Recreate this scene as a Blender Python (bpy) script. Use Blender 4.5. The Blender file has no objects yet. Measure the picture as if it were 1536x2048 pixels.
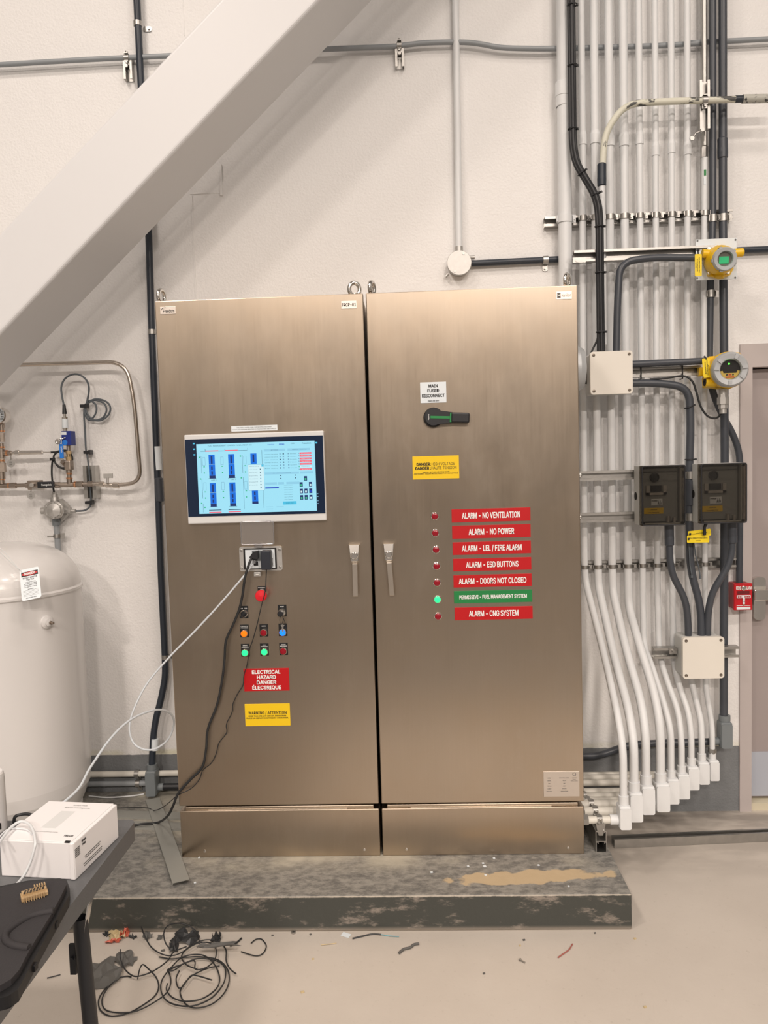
import bpy, math, random
from mathutils import Vector as V, Matrix
random.seed(7)
PI = math.pi
C = bpy.context.scene.collection

# ---------------------------------------------------------------- camera, light, exposure
CAM = V((0.9311, -2.8641, 1.6311)); FPX = 1562.62
YAW, PITCH, ROLL = -0.0405, -0.0678, -0.0298
cy, sy, cp, sp, cr, sr = math.cos(YAW), math.sin(YAW), math.cos(PITCH), math.sin(PITCH), math.cos(ROLL), math.sin(ROLL)
FWD = V((sy*cp, cy*cp, sp)); r0 = V((cy, -sy, 0)); u0 = r0.cross(FWD)
RGT = cr*r0 + sr*u0; UPV = -sr*r0 + cr*u0
cam = bpy.data.objects.new('camera', bpy.data.cameras.new('camera')); C.objects.link(cam)
cam.data.sensor_fit = 'VERTICAL'; cam.data.sensor_height = 24; cam.data.lens = FPX/2048*24
cam.data.clip_start = 0.05
cam.matrix_world = Matrix(((RGT.x, UPV.x, -FWD.x, CAM.x), (RGT.y, UPV.y, -FWD.y, CAM.y), (RGT.z, UPV.z, -FWD.z, CAM.z), (0, 0, 0, 1)))
bpy.context.scene.camera = cam
sc = bpy.context.scene
sc.view_settings.view_transform = 'Standard'; sc.view_settings.look = 'None'
sc.view_settings.gamma = 1; sc.view_settings.use_curve_mapping = False
sc.view_settings.exposure = 0.0
w = bpy.data.worlds.new('world'); sc.world = w; w.use_nodes = True
w.node_tree.nodes['Background'].inputs[0].default_value = (1, .93, .86, 1)
w.node_tree.nodes['Background'].inputs[1].default_value = 0.0
WARM = (1.0, 0.875, 0.775)
def lamp(x, y, z, e, sx, sy_, col=WARM):
    l = bpy.data.lights.new('high_bay_lamp', 'AREA'); l.shape = 'RECTANGLE'; l.size = sx; l.size_y = sy_
    l.energy = e; l.color = col
    o = bpy.data.objects.new('high_bay_lamp', l); C.objects.link(o); o.location = (x, y, z)
    return o
for ly, es in ((-2.3, (75, 36, 0)), (-4.2, (100, 82, 85)), (-10.8, (530, 530, 530))):
    for lx, e_ in zip((-1.3, 2.3, 4.8), es):
        if e_: lamp(lx, ly, 6.2, e_, .7, .5)

# ---------------------------------------------------------------- helpers
def P(u, v, y):            # the point seen at pixel (u, v) of the photograph that lies at depth y
    d = RGT*((u-768)/FPX) - UPV*((v-1024)/FPX) + FWD
    return CAM + d*((y-CAM.y)/d.y)
def PZ(u, v, z):
    d = RGT*((u-768)/FPX) - UPV*((v-1024)/FPX) + FWD
    return CAM + d*((z-CAM.z)/d.z)
def px(n, y): return n*(y-CAM.y)/FPX
def PP(pts, y): return [P(a[0], a[1], a[2] if len(a) > 2 else y) for a in pts]

class MB:
    def __init__(s): s.v = []; s.f = []; s.m = []; s.s = []
    def add(s, vs, fs, mat=0, smooth=False):
        b = len(s.v); s.v += [V(p) for p in vs]
        for f in fs: s.f.append([i+b for i in f]); s.m.append(mat); s.s.append(smooth)
        return s
    def obox(s, c, ex, ey, ez, mat=0):
        c, ex, ey, ez = V(c), V(ex), V(ey), V(ez)
        if ex.cross(ey).dot(ez) < 0: ex = -ex
        vs = [c+i*ex+j*ey+k*ez for k in (-1, 1) for j in (-1, 1) for i in (-1, 1)]
        return s.add(vs, [(0, 2, 3, 1), (4, 5, 7, 6), (0, 1, 5, 4), (2, 6, 7, 3), (0, 4, 6, 2), (1, 3, 7, 5)], mat)
    def box(s, x0, y0, z0, x1, y1, z1, mat=0):
        return s.obox(((x0+x1)/2, (y0+y1)/2, (z0+z1)/2), (abs(x1-x0)/2, 0, 0), (0, abs(y1-y0)/2, 0), (0, 0, abs(z1-z0)/2), mat)
    def lathe(s, o, ax, prof, n=24, mat=0, smooth=True, cap=True, flat=None):
        o, ax = V(o), V(ax).normalized(); e = perp(ax); g = ax.cross(e)
        rings = [[o+ax*h+(e*math.cos(2*PI*i/n)+g*math.sin(2*PI*i/n))*r for i in range(n)] for r, h in prof]
        for a in range(len(rings)-1):
            s.add(rings[a]+rings[a+1], [(i, (i+1) % n, n+(i+1) % n, n+i) for i in range(n)], mat, smooth)
        if cap:
            if prof[0][0] > 1e-6: s.add(rings[0], [tuple(reversed(range(n)))], mat)
            if prof[-1][0] > 1e-6: s.add(rings[-1], [tuple(range(n))], mat)
        return s
    def cyl(s, a, b, r, r1=None, n=16, mat=0, cap=True, smooth=True):
        a, b = V(a), V(b)
        return s.lathe(a, b-a, [(r, 0), (r if r1 is None else r1, (b-a).length)], n, mat, smooth, cap)
    def hexn(s, a, b, r, mat=0): return s.cyl(a, b, r, n=6, mat=mat, smooth=False)
    def tube(s, pts, r, n=10, mat=0, closed=False, cap=True):
        pts = [V(p) for p in pts]; N = len(pts); rs = r if isinstance(r, (list, tuple)) else [r]*N
        ts = []
        for i in range(N):
            a = pts[(i-1) % N if closed else max(i-1, 0)]; b = pts[(i+1) % N if closed else min(i+1, N-1)]
            t = b-a; ts.append(t.normalized() if t.length > 1e-9 else V((0, 0, 1)))
        e = perp(ts[0]); vs = []
        for i in range(N):
            e = e - ts[i]*e.dot(ts[i]); e.normalize(); g = ts[i].cross(e)
            vs += [pts[i]+(e*math.cos(2*PI*k/n)+g*math.sin(2*PI*k/n))*rs[i] for k in range(n)]
        fs = []
        for i in range(N if closed else N-1):
            j = (i+1) % N
            fs += [(i*n+k, i*n+(k+1) % n, j*n+(k+1) % n, j*n+k) for k in range(n)]
        s.add(vs, fs, mat, True)
        if cap and not closed:
            s.add(vs[:n], [tuple(reversed(range(n)))], mat); s.add(vs[-n:], [tuple(range(n))], mat)
        return s
    def prism(s, poly, vec, mat=0, smooth=False):
        poly = [V(p) for p in poly]; vec = V(vec); n = len(poly)
        nrm = V((0, 0, 0))
        for i in range(n): nrm += poly[i].cross(poly[(i+1) % n])
        if nrm.dot(vec) < 0: poly.reverse()
        s.add(poly, [tuple(reversed(range(n)))], mat); s.add([p+vec for p in poly], [tuple(range(n))], mat)
        s.add(poly+[p+vec for p in poly], [(i, (i+1) % n, n+(i+1) % n, n+i) for i in range(n)], mat, smooth)
        return s
    def quad(s, a, b, c, d, mat=0): return s.add([a, b, c, d], [(0, 1, 2, 3)], mat)
    def ball(s, c, r, n=12, mat=0, sq=(1, 1, 1)):
        c = V(c); m = n//2; vs = []
        for j in range(m+1):
            for i in range(n):
                a, b = PI*j/m, 2*PI*i/n
                vs.append(c+V((r*sq[0]*math.sin(a)*math.cos(b), r*sq[1]*math.sin(a)*math.sin(b), r*sq[2]*math.cos(a))))
        fs = [(j*n+i, (j+1)*n+i, (j+1)*n+(i+1) % n, j*n+(i+1) % n) for j in range(m) for i in range(n)]
        return s.add(vs, fs, mat, True)
def perp(a):
    a = V(a); e = V((0, 0, 1)) if abs(a.normalized().z) < .9 else V((0, -1, 0))
    e = e - a*(e.dot(a)/a.dot(a)); return e.normalized()
def fillet(pts, r, k=7):
    pts = [V(p) for p in pts]; out = [pts[0]]
    for i in range(1, len(pts)-1):
        a, b, c = pts[i-1], pts[i], pts[i+1]
        d1, d2 = a-b, c-b; l = min(r, d1.length*.48, d2.length*.48)
        p, q = b+d1.normalized()*l, b+d2.normalized()*l
        out += [p*(1-t)**2+b*2*t*(1-t)+q*t*t for t in [j/k for j in range(k+1)]]
    return out+[pts[-1]]
def spline(pts, k=8, closed=False):
    pts = [V(p) for p in pts]; n = len(pts); out = []
    g = (lambda i: pts[i % n]) if closed else (lambda i: pts[min(max(i, 0), n-1)])
    for i in range(n if closed else n-1):
        a, b, c, d = g(i-1), g(i), g(i+1), g(i+2)
        for j in range(k):
            t = j/k
            out.append(.5*((2*b)+(c-a)*t+(2*a-5*b+4*c-d)*t*t+(3*b-a-3*c+d)*t**3))
    return out if closed else out+[pts[-1]]
def rrect(c, ex, ey, hw, hh, r, k=5):        # rounded rectangle outline
    c, ex, ey = V(c), V(ex), V(ey); o = []
    for sx, sy_, a0 in ((1, 1, 0), (-1, 1, 90), (-1, -1, 180), (1, -1, 270)):
        for j in range(k+1):
            a = math.radians(a0+90*j/k); o.append(c+ex*(sx*(hw-r)+r*math.cos(a))+ey*(sy_*(hh-r)+r*math.sin(a)))
    return o

WORLD = {}                                    # world origin of every object
def tag(o, label, cat=None, group=None, kind=None):
    if label: o['label'] = label
    if cat: o['category'] = cat
    if group: o['group'] = group
    if kind: o['kind'] = kind
    return o
def thing(name, label, cat, loc, group=None):
    o = bpy.data.objects.new(name, None); C.objects.link(o); o.empty_display_size = .05
    o.location = loc; WORLD[o.name] = V(loc); return tag(o, label, cat, group)
def obj(name, mb, mats, parent=None, bevel=0, seg=2, label=None, kind=None):
    if not isinstance(mats, (list, tuple)): mats = [mats]
    if parent: org = WORLD[parent.name]
    else:
        lo = [min(p[i] for p in mb.v) for i in range(3)]; hi = [max(p[i] for p in mb.v) for i in range(3)]
        org = V(((lo[0]+hi[0])/2, (lo[1]+hi[1])/2, lo[2]))
    me = bpy.data.meshes.new(name)
    me.from_pydata([p-org for p in mb.v], [], mb.f)
    for m in mats: me.materials.append(m)
    me.polygons.foreach_set('material_index', mb.m); me.polygons.foreach_set('use_smooth', mb.s); me.update()
    o = bpy.data.objects.new(name, me); C.objects.link(o)
    if parent: o.parent = parent
    else: o.location = org
    WORLD[o.name] = V(org)
    if bevel:
        b = o.modifiers.new('bevel', 'BEVEL'); b.width = bevel; b.segments = seg; b.limit_method = 'ANGLE'; b.angle_limit = math.radians(40)
    if label: o['label'] = label
    if kind: o['kind'] = kind
    return o
def struct(name, mb, mats): return obj(name, mb, mats, kind='structure')
def one(name, mb, mats, label, cat, group=None, bevel=0): return tag(obj(name, mb, mats, bevel=bevel), label, cat, group)
_tc = bpy.data.curves.new('letters', 'FONT')
try:                                          # the plain sans that ships with Blender, else its built-in font
    import os
    _fd = os.path.join(bpy.utils.system_resource('DATAFILES'), 'fonts', 'Inter.woff2')
    if os.path.exists(_fd): _tc.font = bpy.data.fonts.load(_fd)
except Exception: pass
_to = bpy.data.objects.new('letters', _tc)
_tc.body = 'H'; _tc.size = 1; _m = _to.to_mesh(); CAPH = max(q.co.y for q in _m.vertices); _to.to_mesh_clear()
def rename(o, n): w_ = WORLD[o.name]; o.name = n; WORLD[o.name] = w_
def text(parent, s, c, ex, ey, w=None, h=None, mat=None, bold=0.0, name='lettering', up=.0006):
    """flat lettering centred on c, running along ex; w is the width of the line, h the height of a capital"""
    lines = s if isinstance(s, list) else [(s, 0, w, h)]
    mb = MB(); ex, ey = V(ex).normalized(), V(ey).normalized(); nz = ex.cross(ey)
    for (t, dy, w_, h_) in lines:
        _tc.body = t; _tc.size = 1; _tc.resolution_u = 3
        me = _to.to_mesh()
        if not len(me.vertices): _to.to_mesh_clear(); continue
        xs = [q.co.x for q in me.vertices]
        x0, x1 = min(xs), max(xs)
        kh = (h_/CAPH) if h_ else w_/(x1-x0); kw = (w_/(x1-x0)) if w_ else kh
        o = V(c)+ey*dy+nz*up; fs = [tuple(p.vertices) for p in me.polygons]; d = bold*1.7
        strikes = [(0, 0)] if d < .012 else [(-d, 0), (d, 0), (0, d*.7), (0, -d*.7)]      # bold: struck several times, each a hair prouder
        for i, (sx, sy_) in enumerate(strikes):
            mb.add([o+nz*(i*.00006)+ex*((q.co.x-(x0+x1)/2+sx)*kw)+ey*((q.co.y-CAPH/2+sy_)*kh) for q in me.vertices], fs)
        _to.to_mesh_clear()
    return obj(name, mb, mat, parent)

# ---------------------------------------------------------------- materials
def lin(c): c /= 255; return c/12.92 if c <= .04045 else ((c+.055)/1.055)**2.4
def srgb(r, g, b): return (lin(r), lin(g), lin(b), 1)
def al(r, g, b):             # surface colour for something that reads (r,g,b) under the room's warm light
    return (min(.9, lin(r)/lin(236)*.82), min(.9, lin(g)/lin(224)*.82), min(.9, lin(b)/lin(211)*.82), 1)
def mat(name, col, rough=.5, metal=0, bump=0, bscale=80, var=0, vscale=6, emit=0, coat=0, detail=4):
    m = bpy.data.materials.new(name); m.use_nodes = True; nt = m.node_tree; b = nt.nodes['Principled BSDF']
    b.inputs['Base Color'].default_value = col; b.inputs['Roughness'].default_value = rough; b.inputs['Metallic'].default_value = metal
    if coat: b.inputs['Coat Weight'].default_value = coat; b.inputs['Coat Roughness'].default_value = .1
    if emit: b.inputs['Emission Color'].default_value = col; b.inputs['Emission Strength'].default_value = emit
    if bump or var: tc = nt.nodes.new('ShaderNodeTexCoord')
    if var:
        n = nt.nodes.new('ShaderNodeTexNoise'); n.inputs['Scale'].default_value = vscale; n.inputs['Detail'].default_value = detail
        nt.links.new(tc.outputs['Object'], n.inputs['Vector'])
        mx = nt.nodes.new('ShaderNodeMix'); mx.data_type = 'RGBA'
        mx.inputs[6].default_value = tuple(c*(1-var) for c in col[:3])+(1,); mx.inputs[7].default_value = tuple(min(1, c*(1+var)) for c in col[:3])+(1,)
        nt.links.new(n.outputs['Fac'], mx.inputs[0]); nt.links.new(mx.outputs[2], b.inputs['Base Color'])
    if bump:
        n2 = nt.nodes.new('ShaderNodeTexNoise'); n2.inputs['Scale'].default_value = bscale; n2.inputs['Detail'].default_value = 3
        nt.links.new(tc.outputs['Object'], n2.inputs['Vector'])
        bp = nt.nodes.new('ShaderNodeBump'); bp.inputs['Strength'].default_value = bump; bp.inputs['Distance'].default_value = .004
        nt.links.new(n2.outputs['Fac'], bp.inputs['Height']); nt.links.new(bp.outputs['Normal'], b.inputs['Normal'])
    return m
class NT:                     # tiny node builder
    def __init__(s, name):
        s.m = bpy.data.materials.new(name); s.m.use_nodes = True; s.t = s.m.node_tree; s.b = s.t.nodes['Principled BSDF']
        s.tc = s.t.nodes.new('ShaderNodeTexCoord').outputs['Object']
        s.pos = s.t.nodes.new('ShaderNodeNewGeometry').outputs['Position']
    def L(s, a, b): s.t.links.new(a, b)
    def mapv(s, vec, scale):
        n = s.t.nodes.new('ShaderNodeMapping'); n.inputs['Scale'].default_value = scale; s.L(vec, n.inputs['Vector']); return n.outputs[0]
    def noise(s, vec, scale, detail=4, rough=.5):
        n = s.t.nodes.new('ShaderNodeTexNoise'); n.inputs['Scale'].default_value = scale; n.inputs['Detail'].default_value = detail
        n.inputs['Roughness'].default_value = rough; s.L(vec, n.inputs['Vector']); return n.outputs['Fac']
    def math(s, op, a, b=0, c=0):
        n = s.t.nodes.new('ShaderNodeMath'); n.operation = op
        for i, q in enumerate((a, b, c)):
            if isinstance(q, (int, float)): n.inputs[i].default_value = q
            else: s.L(q, n.inputs[i])
        return n.outputs[0]
    def step(s, v, lo, hi, a=0, b=1):
        n = s.t.nodes.new('ShaderNodeMapRange'); n.interpolation_type = 'SMOOTHSTEP'
        for i, q in zip((1, 2, 3, 4), (lo, hi, a, b)): n.inputs[i].default_value = q
        s.L(v, n.inputs[0]); return n.outputs[0]
    def mix(s, f, a, b):
        n = s.t.nodes.new('ShaderNodeMix'); n.data_type = 'RGBA'
        for i, q in ((0, f), (6, a), (7, b)):
            if isinstance(q, (int, float, tuple)): n.inputs[i].default_value = q
            else: s.L(q, n.inputs[i])
        return n.outputs[2]
    def xyz(s, v):
        n = s.t.nodes.new('ShaderNodeSeparateXYZ'); s.L(v, n.inputs[0]); return n.outputs
    def bump(s, h, strength, dist=.004):
        n = s.t.nodes.new('ShaderNodeBump'); n.inputs['Strength'].default_value = strength; n.inputs['Distance'].default_value = dist
        s.L(h, n.inputs['Height']); s.L(n.outputs[0], s.b.inputs['Normal'])
    def set(s, **k):
        for q, v_ in k.items():
            i = s.b.inputs[q.replace('_', ' ')]
            if isinstance(v_, (int, float, tuple)): i.default_value = v_
            else: s.L(v_, i)
        return s.m

WHITE = (.875, .868, .862, 1)
# painted block wall: white above a grey painted band, yellowish strip where the band was masked
n = NT('painted_wall'); x, y_, z = n.xyz(n.pos)[:3]
edge = n.math('ADD', z, n.math('MULTIPLY', n.math('SUBTRACT', n.noise(n.pos, 30), .5), .008))
band = n.step(edge, .298, .302, 1, 0)
stain = n.math('MULTIPLY', n.step(z, .335, .31, 0, 1), n.step(n.noise(n.pos, 3), .42, .55))
c = n.mix(n.math('MULTIPLY', n.noise(n.pos, 1.3), .12), WHITE, al(210, 198, 182))
c = n.mix(n.math('MULTIPLY', stain, .55), c, al(214, 200, 150))
c = n.mix(band, c, n.mix(n.noise(n.pos, 9), al(112, 109, 104), al(134, 130, 125)))
h = n.math('ADD', n.noise(n.pos, 95, 3, .55), n.math('MULTIPLY', n.noise(n.pos, 14, 2), .8))
n.bump(h, .4, .006); M_WALL = n.set(Base_Color=c, Roughness=.55)
# room walls behind the camera
M_ROOM = mat('plain_wall', al(130, 122, 112), .8, var=.05)
M_FARWALL = mat('grey_far_wall', al(84, 78, 72), .85, var=.1)
M_CEIL = mat('ceiling_deck', al(140, 132, 124), .8)
# floor: bare troweled concrete
n = NT('concrete_floor')
c = n.mix(n.noise(n.pos, 2.2, 6, .6), al(192, 174, 155), al(214, 196, 176))
c = n.mix(n.math('MULTIPLY', n.step(n.noise(n.pos, 45, 5, .7), .58, .75), .3), c, al(160, 143, 124))
x, y_, z = n.xyz(n.pos)[:3]
dark_back = n.math('MULTIPLY', n.step(y_, -.1, .62), n.step(n.noise(n.mapv(n.pos, (3, 8, 3)), 1.0, 5), .35, .6))  # patchy tone, darker towards the back wall
c = n.mix(n.math('MULTIPLY', dark_back, .65), c, al(116, 103, 92))
c = n.mix(n.step(y_, -1.99, -2.0), c, al(92, 86, 80))      # unseen dark zone added behind the camera to dim the floor's reflection in the steel
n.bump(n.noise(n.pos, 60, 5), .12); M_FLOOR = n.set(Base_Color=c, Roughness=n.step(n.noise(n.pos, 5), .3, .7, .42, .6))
# pad: worn dark grey paint, raw patch on the top
n = NT('worn_painted_pad'); x, y_, z = n.xyz(n.pos)[:3]
nz = n.noise(n.mapv(n.pos, (1, 1.6, 1)), 26, 10, .74)
top = n.mix(n.step(nz, .36, .64), al(104, 98, 90), al(152, 142, 128))
dx = n.math('MULTIPLY', n.math('SUBTRACT', x, 1.30), 3.1); dy = n.math('MULTIPLY', n.math('SUBTRACT', n.math('ADD', y_, n.math('MULTIPLY', x, -.07)), -.245), 20)
rr = n.math('ADD', n.math('ADD', n.math('MULTIPLY', dx, dx), n.math('MULTIPLY', dy, dy)), n.math('MULTIPLY', n.math('SUBTRACT', n.noise(n.pos, 18, 6), .5), 2.2))
top = n.mix(n.step(rr, .62, .9, .9, 0), top, al(198, 168, 128))
dust = n.math('MULTIPLY', n.step(y_, -.14, -.02), n.step(n.noise(n.pos, 4), .4, .7))
top = n.mix(n.math('MULTIPLY', dust, .7), top, al(200, 184, 158))
sz = n.noise(n.mapv(n.pos, (9, 9, 22)), 1.0, 9, .72)
side = n.mix(n.step(sz, .53, .68), al(68, 66, 58), al(146, 130, 114))
side = n.mix(n.step(z, .02, .0), side, al(150, 134, 116))
side = n.mix(n.step(n.math('ADD', z, n.math('MULTIPLY', nz, .012)), .126, .132), side, al(190, 172, 150))
gz = n.xyz(n.t.nodes.new('ShaderNodeNewGeometry').outputs['Normal'])[2]
c = n.mix(n.step(gz, .5, .8), side, top)
n.bump(n.noise(n.pos, 50, 6), .3); M_PAD = n.set(Base_Color=c, Roughness=.6)
# brushed stainless steel
def steel(name, col, rough, scale=(170, 170, 2.5), smudge=.07):
    n = NT(name)
    streak = n.noise(n.mapv(n.pos, scale), 1.0, 4, .65)
    sm = n.noise(n.pos, 2.6, 5, .62); sm2 = n.noise(n.mapv(n.pos, (5, 5, 2.2)), 1.0, 6, .7)
    c = n.mix(streak, tuple(q*.95 for q in col[:3])+(1,), tuple(min(1, q*1.04) for q in col[:3])+(1,))
    c = n.mix(n.step(sm, .35, .7, 0, .22), c, tuple(q*k for q, k in zip(col[:3], (.98, .86, .70)))+(1,))
    c = n.mix(n.step(sm2, .55, .72, 0, .09), c, (.78, .72, .64, 1))
    r = n.math('ADD', n.step(sm2, .3, .7, rough-smudge*.4, rough+smudge*.5), n.math('MULTIPLY', streak, .06))
    n.bump(streak, .05, .002)
    return n.set(Base_Color=c, Roughness=r, Metallic=1.0, Anisotropic=.45)
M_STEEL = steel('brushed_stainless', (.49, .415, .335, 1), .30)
M_STEELEDGE = steel('stainless_edge', (.66, .60, .53, 1), .34)
M_PLATE = mat('stainless_nameplate', (.74, .68, .62, 1), .42, 1)
M_CHROME = mat('polished_metal', (.80, .77, .73, 1), .16, 1)
M_ZINC = mat('galvanised_steel', (.47, .46, .44, 1), .40, 1, var=.18, vscale=30)
M_TUBE = mat('stainless_tube', (.60, .54, .48, 1), .25, 1)
M_BRASSY = mat('aged_steel_pipe', (.42, .36, .31, 1), .38, 1, var=.25, vscale=40)
M_COPPER = mat('copper_ring', (.78, .42, .24, 1), .3, 1)
M_BRASS = mat('brass', (.62, .46, .26, 1), .3, 1)
M_PAINT = mat('white_pipe_paint', al(230, 221, 210), .38, var=.03, vscale=20, bump=.06, bscale=40)
M_DIRTY = mat('dusty_white_pipe_paint', al(222, 208, 188), .45, var=.12, vscale=14)
M_BEAM = mat('white_steel_paint', al(230, 219, 208), .42, bump=.04, bscale=20)
M_TANK = mat('white_enamel', al(226, 213, 200), .25, coat=.3)
M_BLACK = mat('black_plastic', al(34, 33, 34), .42)
M_CORD = mat('black_cord', al(40, 39, 38), .5)
M_PVC = mat('dark_grey_coated_conduit', al(70, 70, 72), .34, var=.08, vscale=12)
M_DKPVC = mat('black_coated_conduit', al(46, 50, 56), .4, var=.1, vscale=8)
M_GREY = mat('grey_conduit_body', al(122, 122, 118), .45)
M_GREYPIPE = mat('grey_conduit', al(150, 147, 142), .4)
M_CAST = mat('cast_aluminium', (.55, .54, .52, 1), .45, .75, var=.1, vscale=60)
M_ALPAINT = mat('painted_cast_cover', al(184, 178, 170), .4, .2)
M_CREAM = mat('cream_abs', al(233, 217, 196), .4, var=.02, vscale=10)
M_LGREY = mat('light_grey_plastic', al(205, 196, 182), .45)
M_YEL = mat('yellow_enamel', al(238, 184, 24), .32)
M_YTAG = mat('yellow_tag', al(248, 206, 30), .45)
M_YLAB = mat('yellow_sign', al(250, 196, 24), .4)
M_RED = mat('red_sign', al(192, 4, 14), .45)
M_GRN = mat('green_sign', al(34, 126, 62), .4)
M_WLAB = mat('white_label', al(232, 228, 222), .45)
M_INK = mat('black_ink', al(36, 32, 30), .6)
M_INKG = mat('grey_ink', al(110, 104, 98), .6)
M_WINK = mat('white_ink', al(244, 236, 228), .5)
M_FIRE = mat('fire_alarm_red', al(196, 22, 30), .35)
M_LEG = mat('legend_black', al(26, 26, 26), .4)
M_WCABLE = mat('white_cable', al(226, 218, 208), .4)
M_GCABLE = mat('grey_cable', al(90, 92, 92), .5)
M_TABLE = mat('grey_table_plastic', al(100, 96, 92), .42, bump=.1, bscale=200)
M_BAG = mat('black_bag_fabric', al(50, 45, 44), .75, bump=.15, bscale=300)
M_BAGRIM = mat('black_bag_rim', al(24, 22, 22), .5)
M_CARD = mat('white_cardboard', al(242, 228, 216), .6)
M_TAN = mat('tan_plastic', al(184, 148, 104), .5)
M_STRIP = mat('grey_pvc_strip', al(146, 139, 126), .45)
M_FRAME = mat('taupe_door_frame', al(190, 172, 160), .45)
M_DOOR = mat('taupe_door', al(164, 146, 136), .5, bump=.05, bscale=30)
M_KICK = mat('kick_plate', al(180, 176, 176), .4)
M_WOOD = mat('threshold_wood', al(212, 194, 162), .6)
M_DARK = mat('dark_gap', al(26, 22, 20), .8)
M_BLUE = mat('blue_block', al(32, 48, 120), .35)
M_LBLUE = mat('light_blue_lever', al(40, 120, 200), .35)
M_PAPER = mat('grey_scrap', al(98, 92, 84), .7)
M_BPAPER = mat('black_scrap', al(56, 54, 52), .4)
M_ORG = mat('orange_wrapper', al(206, 96, 70), .4)
M_TANW = mat('tan_wrapper', al(204, 176, 130), .4)
def glow(name, col, e): return mat(name, srgb(*col), .3, emit=e)
G_ORG = glow('lit_orange', (255, 110, 10), .85); G_GRN = glow('lit_green', (40, 255, 140), .95); G_BLU = glow('lit_blue', (20, 120, 255), 1.2)
M_RLENS = mat('dark_red_lens', al(150, 14, 30), .25); M_ESTOP = mat('estop_red', al(226, 34, 44), .35)
def clear(name, tint, gloss=.08, rough=.05):
    m = bpy.data.materials.new(name); m.use_nodes = True; nt = m.node_tree; nt.nodes.clear()
    o = nt.nodes.new('ShaderNodeOutputMaterial'); t = nt.nodes.new('ShaderNodeBsdfTransparent'); g = nt.nodes.new('ShaderNodeBsdfGlossy')
    t.inputs[0].default_value = tint; g.inputs['Roughness'].default_value = rough; g.inputs[0].default_value = (.9, .9, .9, 1)
    mx = nt.nodes.new('ShaderNodeMixShader'); mx.inputs[0].default_value = gloss
    nt.links.new(t.outputs[0], mx.inputs[1]); nt.links.new(g.outputs[0], mx.inputs[2]); nt.links.new(mx.outputs[0], o.inputs[0]); return m
M_CLEAR = clear('clear_polycarbonate', (.97, .97, .98, 1), .10, .5)
M_CLEARRIM = clear('clear_polycarbonate_rim', (.80, .80, .82, 1), .35, .2)
M_SMOKE = clear('smoked_polycarbonate', (.60, .58, .55, 1), .04, .1)
M_GLASS = clear('gauge_glass', (.95, .95, .95, 1), .05, .03)

X, Z, Yv = V((1, 0, 0)), V((0, 0, 1)), V((0, 1, 0))
YW = .62                       # face of the wall behind everything

# ---------------------------------------------------------------- the room
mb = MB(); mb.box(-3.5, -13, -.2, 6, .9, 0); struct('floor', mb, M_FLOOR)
DX0, DX1, DZ1 = 2.352, 3.40, 2.08
mb = MB(); mb.box(-3.5, YW, 0, DX0, YW+.25, 6.5); mb.box(DX0, YW, DZ1, DX1, YW+.25, 6.5); mb.box(DX1, YW, 0, 6, YW+.25, 6.5)
# cast seam and patch left on the wall
a, b = P(383, 392, YW), P(392, 640, YW); mb.box(a.x-.003, YW-.004, b.z, a.x+.004, YW+.01, a.z)
a, b = P(365, -20, YW), P(366, 72, YW); mb.box(a.x-.0015, YW-.002, b.z, a.x+.0015, YW+.01, a.z)
a, b = P(378, 332, YW), P(446, 386, YW); mb.box(a.x, YW-.003, b.z, b.x-.012, YW+.01, a.z); mb.box(b.x-.012, YW-.009, b.z-.012, b.x, YW+.01, a.z)
struct('wall_back', mb, M_WALL)
mb = MB(); mb.box(-3.7, -13, 0, -3.5, .87, 6.5); struct('wall_left', mb, M_ROOM)
mb = MB(); mb.box(6, -13, 0, 6.2, .87, 6.5); struct('wall_right', mb, M_ROOM)
mb = MB(); mb.box(-3.7, -13.2, 0, 6.2, -13, 6.5); struct('wall_front', mb, M_FARWALL)
mb = MB(); mb.box(-3.7, -13.2, 6.5, 6.2, .87, 6.7); struct('ceiling', mb, M_CEIL)
# door
fr = MB(); fr.box(DX0, YW-.01, 0, DX0+.052, YW+.12, DZ1-.10); fr.box(DX1-.052, YW-.01, 0, DX1, YW+.12, DZ1-.10); fr.box(DX0, YW-.01, DZ1-.10, DX1, YW+.12, DZ1)
struct('trim_1', fr, M_FRAME)
dr = MB(); dr.box(DX0+.056, YW+.045, .045, DX1-.056, YW+.09, DZ1-.105)
door = struct('door_1', dr, M_DOOR)
kp = MB(); kp.box(DX0+.056, YW+.040, .05, DX1-.07, YW+.0449, .255); obj('kick_plate', kp, M_KICK, door, label='pale grey kick plate')
th = MB(); th.box(DX0+.052, YW-.0, 0, DX1-.052, YW+.12, .034); struct('trim_2', th, M_WOOD)
pc_ = P(1511, 1196, YW+.03); zc = pc_.z
e = MB(); e.prism(rrect((pc_.x+.012, YW+.044, zc), X, Z, .026, .096, .018), (0, -.03, 0)); q = P(1508, 1190, YW-.02); e.box(q.x, YW-.03, q.z-.024, q.x+.12, YW+.016, q.z+.024)
obj('panic_bar_end', e, M_CHROME, door, .004)
e = MB(); e.box(q.x+.115, YW-.028, q.z-.030, DX1-.12, YW+.04, q.z+.018); obj('panic_bar', e, M_LGREY, door, .004)
# dirty light rectangle low on the door: pale bits of tape
# ---------------------------------------------------------------- pad
mb = MB(); mb.box(-1.9, -.267, 0, 1.632, YW-.001, .128)
one('concrete_pad', mb, M_PAD, 'low dark grey painted concrete plinth with worn front edge under the steel cabinets', 'plinth', bevel=.006)
PADZ = .128

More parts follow.
